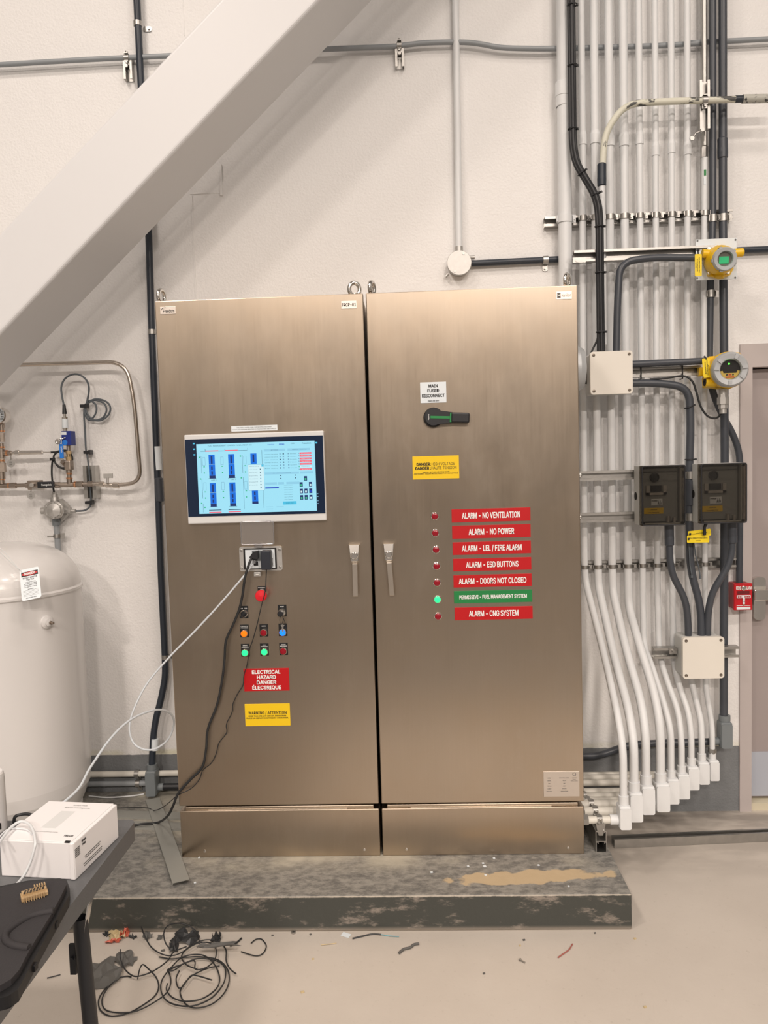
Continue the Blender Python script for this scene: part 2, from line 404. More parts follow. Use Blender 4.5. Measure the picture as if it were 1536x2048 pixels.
# ---------------------------------------------------------------- diagonal beam
yf, yb = .10, .425
A = P(65, 600, yf); B = P(630, 0, yf); D = (B-A).normalized(); D = V((.737, 0, .676)).normalized(); U = V((-D.z, 0, D.x))
a0 = A - D*((A.z+.02)/D.z); L = (6.5-a0.z)/D.z
wd = .262
mb = MB(); q = [a0, a0+U*wd, a0+U*wd+Yv*(yb-yf), a0+Yv*(yb-yf)]
q = [p - D*.35 for p in q]
mb.prism([p+V((0, 0, 0)) for p in q], D*(L+.2))
beam = one('diagonal_brace', mb, M_BEAM, 'huge white square steel brace rising diagonally across the upper left wall', 'beam', bevel=.014)
beam.modifiers['bevel'].segments = 4

# ---------------------------------------------------------------- steel cabinets
CABD = .50
def quadc(*c):                 # centre, width and height of a rectangle on the doors from its four corners in the photograph
    p = [P(u, v, 0) for u, v in c]
    return (sum((q.x for q in p))/4, sum((q.z for q in p))/4, ((p[1].x-p[0].x)+(p[2].x-p[3].x))/2, ((p[0].z-p[3].z)+(p[1].z-p[2].z))/2)
def cabinet(x0, x1, label):
    t = thing('control_cabinet', label, 'cabinet', ((x0+x1)/2, CABD/2, PADZ))
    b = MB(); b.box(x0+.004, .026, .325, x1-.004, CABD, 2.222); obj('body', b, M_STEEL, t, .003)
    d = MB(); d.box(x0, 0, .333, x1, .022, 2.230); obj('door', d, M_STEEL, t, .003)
    g = MB(); g.box(x0+.012, .018, .345, x1-.012, .030, 2.218); obj('door_gasket', g, M_DARK, t)
    p = MB(); p.box(x0, .004, PADZ, x1, CABD-.01, .312); p.box(x0+.02, .008, .312, x1-.02, CABD-.02, .326)
    obj('plinth', p, M_STEEL, t, .003)
    s = MB(); s.box(x0+.03, .012, .3195, x1-.03, .02, .3245); s.box(x0+.11, .006, .3115, x1-.12, .02, .3155); obj('plinth_lip', s, M_STEELEDGE, t)
    for sx in (x0+.09, x1-.06):
        q = MB(); q.lathe((sx, .004, PADZ+.025), -Yv, [(.006, 0), (.005, .002), (0, .003)], 10); obj('plinth_screw', q, M_CHROME, t)
    return t
cabL = cabinet(0, .7625, 'left steel control cabinet with a touch screen, push buttons and hanging cords')
cabR = cabinet(.7725, 1.53, 'right steel control cabinet with a rotary disconnect and seven alarm signs')
def eyebolt(par, x, y, z, ang, s=1):
    m = MB(); m.lathe((x, y, z), Z, [(.020*s, 0), (.020*s, .006*s), (.012*s, .010*s), (.011*s, .020*s)], 16)
    e = V((math.cos(ang), math.sin(ang), 0)); c = V((x, y, z+.034*s))
    m.tube([c+e*(.018*s*math.cos(a))+Z*(.021*s*math.sin(a)) for a in [2*PI*i/20 for i in range(20)]], .0072*s, 8, closed=True)
    obj('eye_bolt', m, M_CHROME, par)
for par, u, v, ang in ((cabL, 323, 598, 1.25), (cabL, 709, 586, .35), (cabR, 744, 585, 1.2), (cabR, 1134, 567, 1.0)):
    q = P(u, v, .07); eyebolt(par, q.x, .07, 2.222, ang, 1.12)
def door_handle(par, ut, vt, ub, vb):
    a, b = P(ut, vt, -.03), P(ub, vb, -.03)
    m = MB(); z1 = a.z; x = a.x; zb = b.z; xb = b.x
    fr_ = lambda z, hw, y: [V((x-hw, 0, z)), V((x-hw*.92, y, z)), V((x+hw*.92, y, z)), V((x+hw, 0, z))]
    secs = [fr_(z1, .021, -.030), fr_(z1-.03, .018, -.036), fr_(z1-.045, .0165, -.034), fr_(z1-.058, .0155, -.034), fr_(z1-.074, .0115, -.020)]
    for i in range(len(secs)-1): m.add(secs[i]+secs[i+1], [(j, 4+j, 5+j, j+1) for j in range(3)])
    m.add(secs[0], [(0, 1, 2, 3)]); m.add(secs[-1], [(3, 2, 1, 0)])
    m.lathe((x, -.035, z1-.040), -Yv, [(.0135, 0), (.0135, .003), (.011, .005), (.010, .003)], 20)
    h = obj('door_handle', m, M_CHROME, par, .002)
    g = MB(); za = z1-.068
    g.obox(((x+xb)/2, -.026, (za+zb)/2), V((.0098, 0, 0)), (0, .006, 0), V((xb-x, 0, zb-za))/2)
    obj('lever', g, M_STEELEDGE, h, .002)
door_handle(cabL, 708, 1090, 711, 1193); door_handle(cabR, 777, 1088, 784, 1191)

def plate(par, corners, m, th=.0018, name='sign', label=None, y=0, bevel=.0006):
    cx, cz, w_, h_ = quadc(*corners)
    b = MB(); b.box(cx-w_/2, y-th, cz-h_/2, cx+w_/2, y, cz+h_/2)
    o = obj(name, b, m, par, bevel, label=label); return o, V((cx, y-th, cz)), w_, h_
def dtext(par, s, c, w=None, h=None, m=None, bold=0.0): return text(par, s, c, X, Z, w, h, m, bold)

# nameplates
o, c, w_, h_ = plate(cabL, ((320, 614), (351, 613), (352, 628), (321, 629)), M_PLATE, name='nameplate', label='small steel plate at top left of the door')
dtext(o, 'Freedom', c+V((.003, 0, -.002)), w_*.72, h_*.42, M_INK, .01)
m = MB(); m.tube(spline([c+V((-.024, -.001, .002)), c+V((-.018, -.001, .009)), c+V((-.006, -.001, .0105))]), [.0007]*16+[.0002], 6); obj('emblem', m, M_INK, o)
o, c, w_, h_ = plate(cabL, ((682, 602.5), (713, 601), (713.5, 617), (682.5, 618)), M_PLATE, name='nameplate', label='small steel plate at top right of the left door')
dtext(o, 'FRCP-01', c, w_*.90, h_*.40, M_INK, .015)
o, c, w_, h_ = plate(cabR, ((1112, 583.5), (1143.5, 582), (1144, 598), (1112.5, 599.5)), M_PLATE, name='nameplate', label='pale steel plate at top right of the right door')
dtext(o, 'Hamilton', c+V((.008, 0, 0)), w_*.58, h_*.42, M_INKG, .0)
m = MB(); s = .0062; k = c+V((-w_*.33, -.0006, 0)); m.box(k.x-s, k.y-.0004, k.z-s*1.3, k.x+s, k.y, k.z+s*1.3); e = obj('emblem', m, M_INK, o)
dtext(o, 'H', k+V((0, -.0006, 0)), s*1.3, s*1.5, M_PLATE, .02)
o, c, w_, h_ = plate(cabR, ((1086.5, 1543.5), (1158.5, 1541.5), (1158.8, 1592), (1087.5, 1594)), M_PLATE, name='rating_plate', label='etched rating plate low on the right door')
L_ = [('EQUIPMENT ASSEMBLED AND CERTIFIED', h_*.41, w_*.56, h_*.025), ('INDUSTRIAL CONTROL PANEL ENCLOSURE TYPE 4X', h_*.35, w_*.69, h_*.025)]
for side_, dx, ws in ((0, -.40, (.09, .10, .05, .11, .11, .16)), (1, -.03, (.28, .09, .05, .09, .11, .20))):
    wd_ = ['MODEL', 'SERIAL', 'DATE', 'VOLTAGE', 'CURRENT', 'FREQUENCY'] if not side_ else ['CONTROL PANEL', 'VOLTS', 'PHASE', 'AMPS', 'RATING', 'DRAWING']
    dtext(o, [(wd_[i], h_*(.24-.105*i), w_*ws[i], h_*.03) for i in range(6)], c+V((w_*(dx+.06+side_*.05), 0, 0)), m=M_INKG, bold=.01)
m = MB(); k = c+V((w_*.36, -.0008, h_*.38)); m.tube([k+X*(.0058*math.cos(a))+Z*(.0058*math.sin(a)) for a in [2*PI*i/20 for i in range(20)]], .0008, 5, closed=True); obj('certification_mark', m, M_INKG, o)
dtext(o, [('LISTED', -h_*.14, w_*.12, h_*.03), ('PANEL', -h_*.2, w_*.09, h_*.03), ('INDUSTRIAL', -h_*.26, w_*.2, h_*.025)], k, m=M_INKG)
o, c, w_, h_ = plate(cabL, ((462, 853), (554.5, 849), (555, 860), (463, 864)), M_WLAB, .0008, label='thin white label above the screen')
dtext(o, [('INDUSTRIAL CONTROL PANEL FOR INDUSTRIAL MACHINERY', .0035, w_*.76, .0032), ('PANNEAU DE COMMANDE INDUSTRIELLE POUR MACHINES INDUSTRIELLES', -.0035, w_*.95, .0032)], c, m=M_INK, bold=.0)
# signs left
o, c, w_, h_ = plate(cabL, ((487, 1338), (578, 1335), (579, 1380.5), (489, 1383)), M_RED, label='red sign reading electrical hazard')
dtext(o, [('ELECTRICAL', h_*.345, w_*.62, h_*.155), ('HAZARD', h_*.115, w_*.41, h_*.155), ('DANGER', -h_*.115, w_*.42, h_*.155), ('ÉLECTRIQUE', -h_*.345, w_*.63, h_*.155)], c+V((-.0, 0, 0)), m=M_WINK, bold=.022)
o, c, w_, h_ = plate(cabL, ((489.5, 1408.5), (579.7, 1406), (581, 1450), (491, 1453)), M_YLAB, label='yellow warning sign')
dtext(o, [('WARNING / ATTENTION', h_*.10, w_*.84, h_*.13), ('MORE THAN ONE LIVE CIRCUIT. SEE DIAGRAM.', -h_*.045, w_*.84, h_*.06), ("PLUS D'UN CIRCUIT SOUS TENSION. VOIR SCHÉMA.", -h_*.14, w_*.93, h_*.06)], c, m=M_INK, bold=.012)
# signs right
o, c, w_, h_ = plate(cabR, ((840, 765.5), (892, 763), (893, 804.5), (841, 807)), M_WLAB, label='white sign above the disconnect handle')
dtext(o, [('MAIN', h_*.315, w_*.34, h_*.145), ('FUSED', h_*.085, w_*.44, h_*.145), ('DISCONNECT', -h_*.15, w_*.86, h_*.145), ('(Opens the door)', -h_*.40, w_*.42, h_*.05)], c, m=M_INK, bold=.018)
o, c, w_, h_ = plate(cabR, ((824.5, 913.5), (917.5, 910.5), (918.7, 956.5), (826, 959.5)), M_YLAB, label='yellow high voltage sign')
dtext(o, [('DANGER:', h_*.155, w_*.30, h_*.12)], c+V((-w_*.26, 0, 0)), m=M_INK, bold=.022)
dtext(o, [('HIGH VOLTAGE', h_*.155, w_*.49, h_*.12)], c+V((w_*.16, 0, 0)), m=M_INK, bold=0)
dtext(o, [('DANGER :', -h_*.015, w_*.33, h_*.12)], c+V((-w_*.275, 0, 0)), m=M_INK, bold=.022)
dtext(o, [('HAUTE TENSION', -h_*.015, w_*.54, h_*.12)], c+V((w_*.175, 0, 0)), m=M_INK, bold=0)
dtext(o, [('WARNING: ARC FLASH AND SHOCK HAZARD', -h_*.19, w_*.58, h_*.045), ("AVERTISSEMENT : RISQUE D'ARC ÉLECTRIQUE ET DE CHOC ÉLECTRIQUE", -h_*.26, w_*.95, h_*.045)], c, m=M_INK, bold=.008)
AL = [('ALARM - NO VENTILATION', (902.5, 1019.5), (1060.5, 1014), (1061, 1041), (904, 1045.5), .735),
      ('ALARM - NO POWER', (904, 1052), (1061, 1047.5), (1061.5, 1073.5), (904.5, 1078), .575),
      ('ALARM - LEL / FIRE ALARM', (905, 1085), (1061.5, 1080.5), (1062, 1106), (905.5, 1110.5), .76),
      ('ALARM - ESD BUTTONS', (906, 1118), (1062, 1113.5), (1063, 1139), (906.5, 1143), .665),
      ('ALARM - DOORS NOT CLOSED', (906.5, 1151), (1063, 1146.5), (1063.5, 1171.5), (907.5, 1175.5), .86),
      ('PERMISSIVE - FUEL MANAGEMENT SYSTEM', (907.5, 1182.5), (1064, 1178.5), (1064.5, 1203), (908.5, 1207.5), .86),
      ('ALARM - CNG SYSTEM', (909, 1215.5), (1065, 1211.5), (1065.5, 1237), (909.5, 1241), .63)]
for i, (s, a, b, cc, d, k) in enumerate(AL):
    o, c, w_, h_ = plate(cabR, (a, b, cc, d), M_GRN if i == 5 else M_RED, label=('green' if i == 5 else 'red')+' sign reading '+s.lower())
    dtext(o, s, c, w_*k, h_*(.29 if i == 5 else .43), M_WINK, .018)
def pilot(par, u, v, lens, r, name='pilot_light', label=None, up=.010, y=-.0):
    c = P(u, v, y-up*.6); c.y = y
    m = MB(); m.lathe(c, -Yv, [(r*1.22, 0), (r*1.22, up*.5), (r*1.05, up*.65), (r*1.0, up*.65)], 24, cap=False)
    b = obj(name, m, M_CHROME, par, label=label)
    l = MB(); l.lathe(c, -Yv, [(r, 0), (r, up*.8), (r*.9, up*1.0), (r*.55, up*1.12), (0, up*1.16)], 24); obj('lens', l, lens, b); return b
for i, (u, v) in enumerate(((869.5, 1032.5), (870.5, 1066), (872, 1099.5), (873, 1132.5), (874, 1165.5), (875, 1199), (876, 1233))):
    pilot(cabR, u, v, G_GRN if i == 5 else M_RLENS, .0118, label=('lit green' if i == 5 else 'dark red')+' pilot light')
# disconnect handle
c = P(867, 834.5, -.02); c.y = 0
m = MB(); m.lathe(c, -Yv, [(.036, 0), (.036, .012), (.033, .016)], 32)
rot = obj('rotary_disconnect', m, M_BLACK, cabR, label='black rotary disconnect handle with green marker')
th_ = math.radians(-3); ex = V((math.cos(th_), 0, math.sin(th_))); ez = V((-ex.z, 0, ex.x))
pts = []
for i in range(17):
    a = math.radians(55+250*i/16); pts.append(c+ex*(.030*math.cos(a))+ez*(.030*math.sin(a)))
pts += [c+ex*.068-ez*.019, c+ex*.068+ez*.019]
m = MB(); m.prism([p+V((0, -.012, 0)) for p in pts], (0, -.016, 0)); obj('hub', m, M_BLACK, rot, .004)
m = MB(); m.obox(c+ex*.096+V((0, -.022, 0)), ex*.033, (0, .013, 0), ez*.0185); obj('grip', m, M_BLACK, rot, .006, 3)
m = MB(); m.obox(c+ex*.025+V((0, -.0285, 0)), ex*.036, (0, .0008, 0), ez*.0045); m.obox(c+ex*.064+V((0, -.0286, 0)), ex*.0055, (0, .0028, 0), ez*.0165); obj('marker', m, M_GRN, rot, label='green T shaped marker')
text(rot, 'legrand', c+ex*(-.018)+V((0, -.029, 0)), ez, -ex, .020, .0035, M_WINK, .01)
# legend plates and operators on the left door
def legend(par, corners, lines):
    o, c, w_, h_ = plate(par, corners, M_LEG, .0025, name='legend_plate')
    if lines: dtext(o, lines(w_, h_), c, m=M_WINK, bold=.01)
    return o, c, w_, h_
T1 = lambda s, k=.6: (lambda w_, h_: [(s, h_*.35, w_*k, h_*.075)])
T2 = lambda a, b, ka=.8, kb=.8: (lambda w_, h_: [(a, h_*.37, w_*ka, h_*.075), (b, h_*.25, w_*kb, h_*.075)])
def lit(corners, u, v, mat_, lines, label):
    o, c, w_, h_ = legend(cabL, corners, lines); k = P(u, v, -.012)
    m = MB(); cc = V((k.x, -.0025, k.z)); r = .0118
    m.lathe(cc, -Yv, [(r*1.2, 0), (r*1.2, .008), (r*1.02, .011)], 24, cap=False); obj('bezel', m, M_CHROME, o)
    l = MB(); l.lathe(cc, -Yv, [(r, 0), (r, .011), (r*.85, .0135), (0, .0145)], 24); obj('lens', l, mat_, o); o['label'] = label; rename(o, 'push_button')
    return o, cc
lit(((480, 1249.5), (497.5, 1248.5), (498, 1274), (481, 1275)), 488, 1267.5, G_ORG, T2('FUELING IN', 'PROGRESS'), 'lit orange button on a black legend plate')
lit(((518.8, 1248.5), (535.8, 1247.5), (537, 1272.5), (520, 1273.5)), 526.8, 1265.8, M_RLENS, T1('ALARM', .5), 'dark red button on a black legend plate, upper row')
lit(((557, 1247.5), (574, 1246.5), (575, 1271.5), (558, 1272.5)), 565, 1265.3, G_BLU, T1('RESET', .4), 'lit blue button on a black legend plate')
lit(((482, 1288), (499, 1287), (499.8, 1312.5), (482.5, 1313.5)), 489.5, 1306, G_GRN, T2('REMOTE', 'PERMISSIVE', .5), 'lit green button, first of two')
lit(((520, 1287), (537, 1286), (538, 1310.5), (521, 1311.5)), 528.5, 1304.2, G_GRN, T2('CNG', 'PERMISSIVE', .35), 'lit green button, second of two')
lit(((558.5, 1286), (575.5, 1285), (576, 1309.5), (559, 1310.5)), 566.3, 1303, M_RLENS, T2('SYSTEM', 'MAINTENANCE', .5, .85), 'dark red button on a black legend plate, lower row')
o, c, w_, h_ = legend(cabL, ((515.3, 1172.5), (532, 1171.5), (533, 1189), (516, 1190)), lambda w_, h_: [('EMERGENCY', h_*.33, w_*.85, .0032), ('STOP', h_*.12, w_*.4, .0032)])
rename(o, 'emergency_stop'); o['label'] = 'red mushroom emergency stop'
k = P(521.5, 1192, -.04); cc = V((k.x, 0, k.z))
m = MB(); m.lathe(cc, -Yv, [(.015, 0), (.015, .012), (.011, .013), (.011, .024)], 20, cap=False); obj('collar', m, M_CHROME, o)
m = MB(); m.lathe(cc, -Yv, [(.014, .02), (.021, .026), (.0215, .038), (.019, .044), (.0, .047)], 28); obj('mushroom_head', m, M_ESTOP, o)
o, c, w_, h_ = legend(cabL, ((478.8, 1212), (496, 1211), (497, 1236), (479.5, 1237)), None); rename(o, 'selector_switch'); o['label'] = 'black two position selector knob'
dtext(o, 'RUN', c+V((-w_*.26, 0, h_*.3)), w_*.3, h_*.08, M_WINK, .01); dtext(o, 'FUEL', c+V((w_*.26, 0, h_*.3)), w_*.32, h_*.08, M_WINK, .01)
k = P(486.5, 1229, -.02); cc = V((k.x, -.0025, k.z))
m = MB(); m.lathe(cc, -Yv, [(.0145, 0), (.0145, .006), (.012, .009)], 24); obj('bezel', m, M_CHROME, o)
m = MB(); m.lathe(cc, -Yv, [(.0115, .008), (.0105, .016), (0, .0165)], 20); dd = V((.7, 0, .7)); m.obox(cc+V((0, -.021, 0)), dd*.0125, (0, .006, 0), V((-.7, 0, .7))*.004); obj('knob', m, M_BLACK, o)
o, c, w_, h_ = legend(cabL, ((555.5, 1209.8), (572.5, 1208.8), (573.8, 1232.5), (556.5, 1233.5)), T1('RESET', .45)); rename(o, 'key_switch'); o['label'] = 'key switch with a key ring hanging from it'
k = P(562.5, 1226.5, -.02); cc = V((k.x, -.0025, k.z))
m = MB(); m.lathe(cc, -Yv, [(.0145, 0), (.0145, .007), (.012, .010), (.0, .011)], 24); obj('bezel', m, M_CHROME, o)
m = MB(); m.lathe(cc+V((-.003, -.008, -.002)), -Yv, [(.011, 0), (.011, .016), (.009, .018), (0, .0185)], 18); obj('key_head', m, M_BLACK, o)
m = MB(); a = cc+V((-.003, -.02, -.006))
m.tube(spline([a, a+V((-.003, -.002, -.02)), a+V((.001, -.003, -.036)), a+V((.010, -.001, -.02)), a+V((.009, 0, -.004))]), .0012, 6)
m.tube(spline([a+V((.009, .002, -.008)), a+V((.014, .004, -.024)), a+V((.019, .006, -.04))]), .001, 6); obj('key_cord', m, M_CORD, o)
m = MB(); m.box(a.x+.004, a.y-.002, a.z-.064, a.x+.010, a.y, a.z-.040); m.lathe(a+V((.007, -.002, -.040)), -Yv, [(.005, 0), (.005, .0025)], 12); obj('key', m, M_CHROME, o)

# monitor
cx, cz, w_, h_ = quadc((371, 870), (648, 862), (655, 1040), (381, 1047))
MON = MB(); MON.box(cx-w_/2, -.026, cz-h_/2, cx+w_/2, 0, cz+h_/2)
mon = obj('touch_screen', MON, mat('silver_bezel', al(222, 212, 200), .35), cabL, .004, 3, label='wide touch screen in a silver bezel')
m = MB(); m.box(cx-w_/2+.003, -.0275, cz-h_/2+.027, cx+w_/2-.003, -.025, cz+h_/2-.017); obj('glass', m, mat('screen_glass', (.010, .022, .055, 1), .12), mon)
# screen contents, drawn in units of the lit picture (0..1 right, 0..1 up)
SX0, SZ1 = P(393.5, 889, -.0276).x, P(393.5, 888.5, -.0276).z; SX1, SZ0 = P(634, 1021, -.0276).x, P(634, 1021.5, -.0276).z
SX0 -= .002
SCOL = {'bg': (166, 234, 255), 'blue': (10, 116, 230), 'navy': (24, 50, 110), 'pink': (255, 110, 130), 'dk': (40, 70, 96), 'pale': (150, 214, 240), 'grn': (60, 190, 140), 'white': (214, 248, 255), 'royal': (30, 70, 200), 'cyan': (80, 200, 236), 'lt': (120, 170, 200)}
SM = {k: mat('screen_'+k, srgb(*v_), .2, emit=.92) for k, v_ in SCOL.items()}
for m_ in SM.values(): m_.node_tree.nodes['Principled BSDF'].inputs['Base Color'].default_value = (.01, .01, .01, 1)
SK = list(SM); scr = MB(); lay = [0]
def sq(x, y, w, h, k, up=.0003, to=None):
    x0, x1 = SX0+(SX1-SX0)*x, SX0+(SX1-SX0)*(x+w); z1, z0 = SZ1-(SZ1-SZ0)*y, SZ1-(SZ1-SZ0)*(y+h)
    yy = -.0277-up
    (to or scr).add([(x0, yy, z0), (x1, yy, z0), (x1, yy, z1), (x0, yy, z1)], [(0, 1, 2, 3)], SK.index(k))
ctl = MB(); sq(0, 0, 1, 1, 'bg', 0, ctl)
def disp(x, y, h=.33):
    sq(x, y, .052, h, 'blue'); sq(x+.018, y+.02, .014, .11, 'navy', .0005); sq(x, y+.135, .052, .008, 'lt', .0005)
    sq(x+.018, y+.17, .013, .05, 'navy', .0005); sq(x+.018, y+.235, .013, .05, 'navy', .0005); sq(x, y+h-.03, .052, .04, 'navy', .0005); sq(x-.008, y+h+.01, .068, .004, 'dk', .0005)
for x, y in ((.10, .155), (.266, .155), (.10, .56), (.266, .56)): disp(x, y)
sq(.455, .155, .052, .15, 'blue'); sq(.473, .17, .014, .11, 'navy', .0005); sq(.455, .66, .052, .20, 'blue'); sq(.473, .70, .013, .05, 'navy', .0005); sq(.473, .77, .013, .05, 'navy', .0005); sq(.455, .84, .052, .035, 'navy', .0005)
for x, w, y in ((.075, .11, .095), (.24, .11, .095), (.085, .105, .975), (.25, .105, .975)): sq(x, y, w, .014, 'pink')
for x, w in ((.035, .04), (.185, .055), (.35, .08)): sq(x, .104, w, .004, 'dk')
for x in (.072, .24, .433): sq(x, .075, .003, .03, 'dk')
for x, w in ((.085, .105), (.25, .105)): sq(x, .945, w, .010, 'dk')
for x, y, h in ((.035, .17, .25), (.035, .50, .28), (.035, .85, .13), (.385, .17, .26), (.385, .49, .46), (.552, .11, .20), (.552, .65, .29)): sq(x, y, .002, h, 'dk')
for x in (.046, .20, .395):
    for y in (.19, .55):
        for yy, hh in ((y, .004), (y+.11, .004)): sq(x, yy, .024, hh, 'lt')
        sq(x, y, .002, .11, 'lt'); sq(x+.022, y, .002, .11, 'lt'); sq(x+.006, y+.13, .014, .012, 'grn'); sq(x+.008, y+.215, .010, .018, 'grn')
for x, y in ((.018, .18), (.018, .49), (.018, .84), (.365, .18), (.365, .49), (.045, .90)): sq(x, y, .012, .018, 'grn')
sq(.43, .315, .135, .37, 'white', .0006); sq(.545, .318, .018, .03, 'cyan', .0008)
for x, y, w, h in ((.43, .315, .135, .003), (.43, .684, .135, .003), (.43, .315, .0015, .37), (.564, .315, .0015, .37)): sq(x, y, w, h, 'lt', .0008)
for i in range(7): sq(.53, .375+.044*i, .009, .014, 'dk' if i in (0, 1, 2, 5, 6) else 'lt', .0008)
for x, w, y in ((.57, .18, .10), (.77, .19, .10), (.57, .29, .43), (.87, .11, .43), (.57, .10, .575), (.68, .05, .575), (.75, .11, .575)): sq(x, y, w, .033, 'pale')
for i in range(6):
    for x in (.70, .728): sq(x, .165+.04*i, .011, .016, 'lt' if (i+int(x*100)) % 3 else 'dk')
    sq(.77, .165+.04*i, .012, .016, 'lt')
for i in range(7): sq(.87, .16+.038*i, .10, .026, 'pink' if i != 5 else 'white'); sq(.86, .165+.038*i, .007, .014, 'grn' if i == 5 else 'lt')
for i in range(2):
    for x in (.70, .825): sq(x, .475+.04*i, .010, .014, 'dk')
sq(.57, .645, .115, .02, 'royal'); sq(.715, .853, .115, .045, 'cyan'); sq(.57, .925, .06, .003, 'lt'); sq(.57, .955, .06, .003, 'lt'); sq(.57, .985, .06, .003, 'lt'); sq(.66, .925, .06, .003, 'lt')
for x, y, k in ((.90, .50, 'grn'), (.862, .585, 'grn'), (.94, .585, 'white'), (.862, .68, 'white'), (.90, .68, 'white'), (.94, .68, 'royal'), (.862, .77, 'grn'), (.90, .77, 'grn'), (.94, .77, 'white')):
    sq(x, y, .026, .065, 'navy'); sq(x+.006, y+.028, .014, .028, k, .0005)
for yy in (-.02, .06, .14): sq(-.028, yy, .016, .02, 'cyan')
sq(1.005, .02, .018, .022, 'cyan'); sq(1.004, .75, .012, .012, 'lt'); sq(1.004, .79, .012, .012, 'lt'); sq(1.004, .85, .012, .012, 'lt'); sq(1.004, .89, .012, .012, 'lt')
sp_ = obj('display', ctl, [SM[k] for k in SK], mon); obj('display_graphics', scr, [SM[k] for k in SK], mon, label='blue pump diagram and status panel on the screen')
def st(s, x, y, w, h, k='dk', b=0.0):
    text(mon, s, (SX0+(SX1-SX0)*(x+w/2), -.0288, SZ1-(SZ1-SZ0)*y), X, Z, w*(SX1-SX0), h, SM[k], b, 'display_text')
st('FUEL MANAGEMENT CONTROL PANEL (FRCP-01)', .10, .032, .37, .0045)
st('Hamilton', .605, .035, .055, .0042, 'royal'); st('Atlas', .70, .035, .045, .0042, 'royal', .02); st('CNG', .80, .03, .03, .0042); st('Freedom', .895, .032, .075, .0045, 'dk', .01)
sq(.58, .02, .016, .026, 'royal')
st('LANE 1', .115, .52, .045, .0035); st('LANE 2', .28, .52, .045, .0035)
for i, s in enumerate(('Open', 'Purge', 'Start', 'Status', 'Temperature', 'Flow', 'Pressure')):
    mono = [('Dispenser settings', .34), ('Not ready', .385), ('Ready', .43), ('Dispensing', .475), ('Not connected', .518), ('Stopped', .562), ('Fault', .606)][i]
    st(mono[0], .44, mono[1]+.0, .07 if i else .085, .0022)
for i, s in enumerate(('Ventilation low setting', 'Ventilation high setting', 'Fan status', 'Ventilation fan setting', 'Gas reset', 'Door status')): st(s, .575, .175+.04*i, .11, .0022)
for i, s in enumerate(('Gas', 'Fire alarm', 'Fire trouble', 'Flow', 'Gas alarm', 'Gas trouble')): st(s, .79, .175+.04*i, .055, .0022)
st('SETTINGS', .63, .116, .06, .0024); st('Safety alarms', .81, .116, .12, .0024); st('Gas system stop and interlock', .64, .446, .15, .0024)
for i, s in enumerate(('No ventilation', 'No power', 'Gas / fire', 'Stop buttons', 'Doors', 'Permissive', 'System')): st(s, .885, .173+.038*i, .07, .0022, 'white' if i != 5 else 'dk')
for i in range(7): st('Lane %d status' % (i+1), .73, .62+.034*i, .07, .0022)
st('System reset', .74, .876, .065, .0026)

# programming port under the screen
cx, cz, w_, h_ = quadc((479, 1094), (564, 1091), (566, 1139), (481, 1143))
m = MB(); m.prism(rrect((cx, 0, cz), X, Z, w_/2, h_/2, .008), (0, -.008, 0)); port = obj('programming_port', m, M_CAST, cabL, .0015, label='grey panel port with flip up clear cover and plugs')
m = MB(); m.box(cx-w_*.40, -.011, cz-h_*.43, cx+w_*.37, -.008, cz+h_*.43); obj('gasket', m, M_DARK, port)
m = MB(); m.box(cx-w_*.355, -.0125, cz-h_*.385, cx+w_*.335, -.0105, cz+h_*.38); obj('face_plate', m, M_WLAB, port)
for dx in (-.455, .45):
    for dz in (-.36, .36):
        s = MB(); s.lathe((cx+w_*dx, -.008, cz+h_*dz), -Yv, [(.005, 0), (.005, .003), (.003, .0035), (.003, .001)], 12); obj('screw', s, M_ZINC, port)
m = MB(); m.box(cx-w_*.19, -.016, cz-h_*.07, cx+w_*.02, -.012, cz+h_*.34); obj('outlet', m, M_GREY, port)
m = MB(); m.box(cx-w_*.16, -.0145, cz-h_*.27, cx-w_*.06, -.0115, cz-h_*.11); obj('network_jack', m, M_BLACK, port)
m = MB(); m.lathe((cx+w_*.0, -.0125, cz-h_*.02), -Yv, [(.003, 0), (.0022, .002), (0, .0025)], 10); obj('indicator', m, glow('lit_yellow_green', (220, 255, 150), 1.2), port)
text(port, 'GRACE', (cx+w_*.27, -.0126, cz-h_*.15), Z, -X, h_*.34, .006, M_INKG, .02)
c4 = [(483, 1042), (549, 1039.5), (553, 1086), (486, 1090)]; kx, kz, kw, kh = quadc(*c4)
m = MB(); m.prism(rrect((kx, -.030, kz), X, Z, kw/2, kh/2, .008), (0, -.002, 0)); cov = obj('clear_cover', m, M_CLEAR, port, label='clear hinged cover flipped up')
m = MB(); m.tube(rrect((kx, -.029, kz), X, Z, kw/2-.002, kh/2-.002, .008), .0026, 6, closed=True); obj('clear_cover_rim', m, M_CLEARRIM, port)
q = P(518, 1091, -.012); m = MB(); m.box(q.x-.014, -.032, q.z-.006, q.x+.014, -.008, q.z+.008); obj('hinge', m, M_CLEARRIM, port, .002)
q = P(515, 1148, -.01); m = MB(); m.box(q.x-.012, -.022, q.z-.008, q.x+.014, 0, q.z+.008); m.box(q.x-.006, -.024, q.z-.004, q.x+.008, -.02, q.z+.002); obj('latch', m, M_CAST, port, .002)

# side vent on the right cabinet
c = P(1150, 738, .10); c.x = 1.5275
m = MB(); m.lathe(c, X, [(.086, 0), (.086, .018), (.074, .038), (.04, .046), (0, .048)], 32); obj('side_vent', m, M_ALPAINT, cabR, label='round pale vent cap on the side')

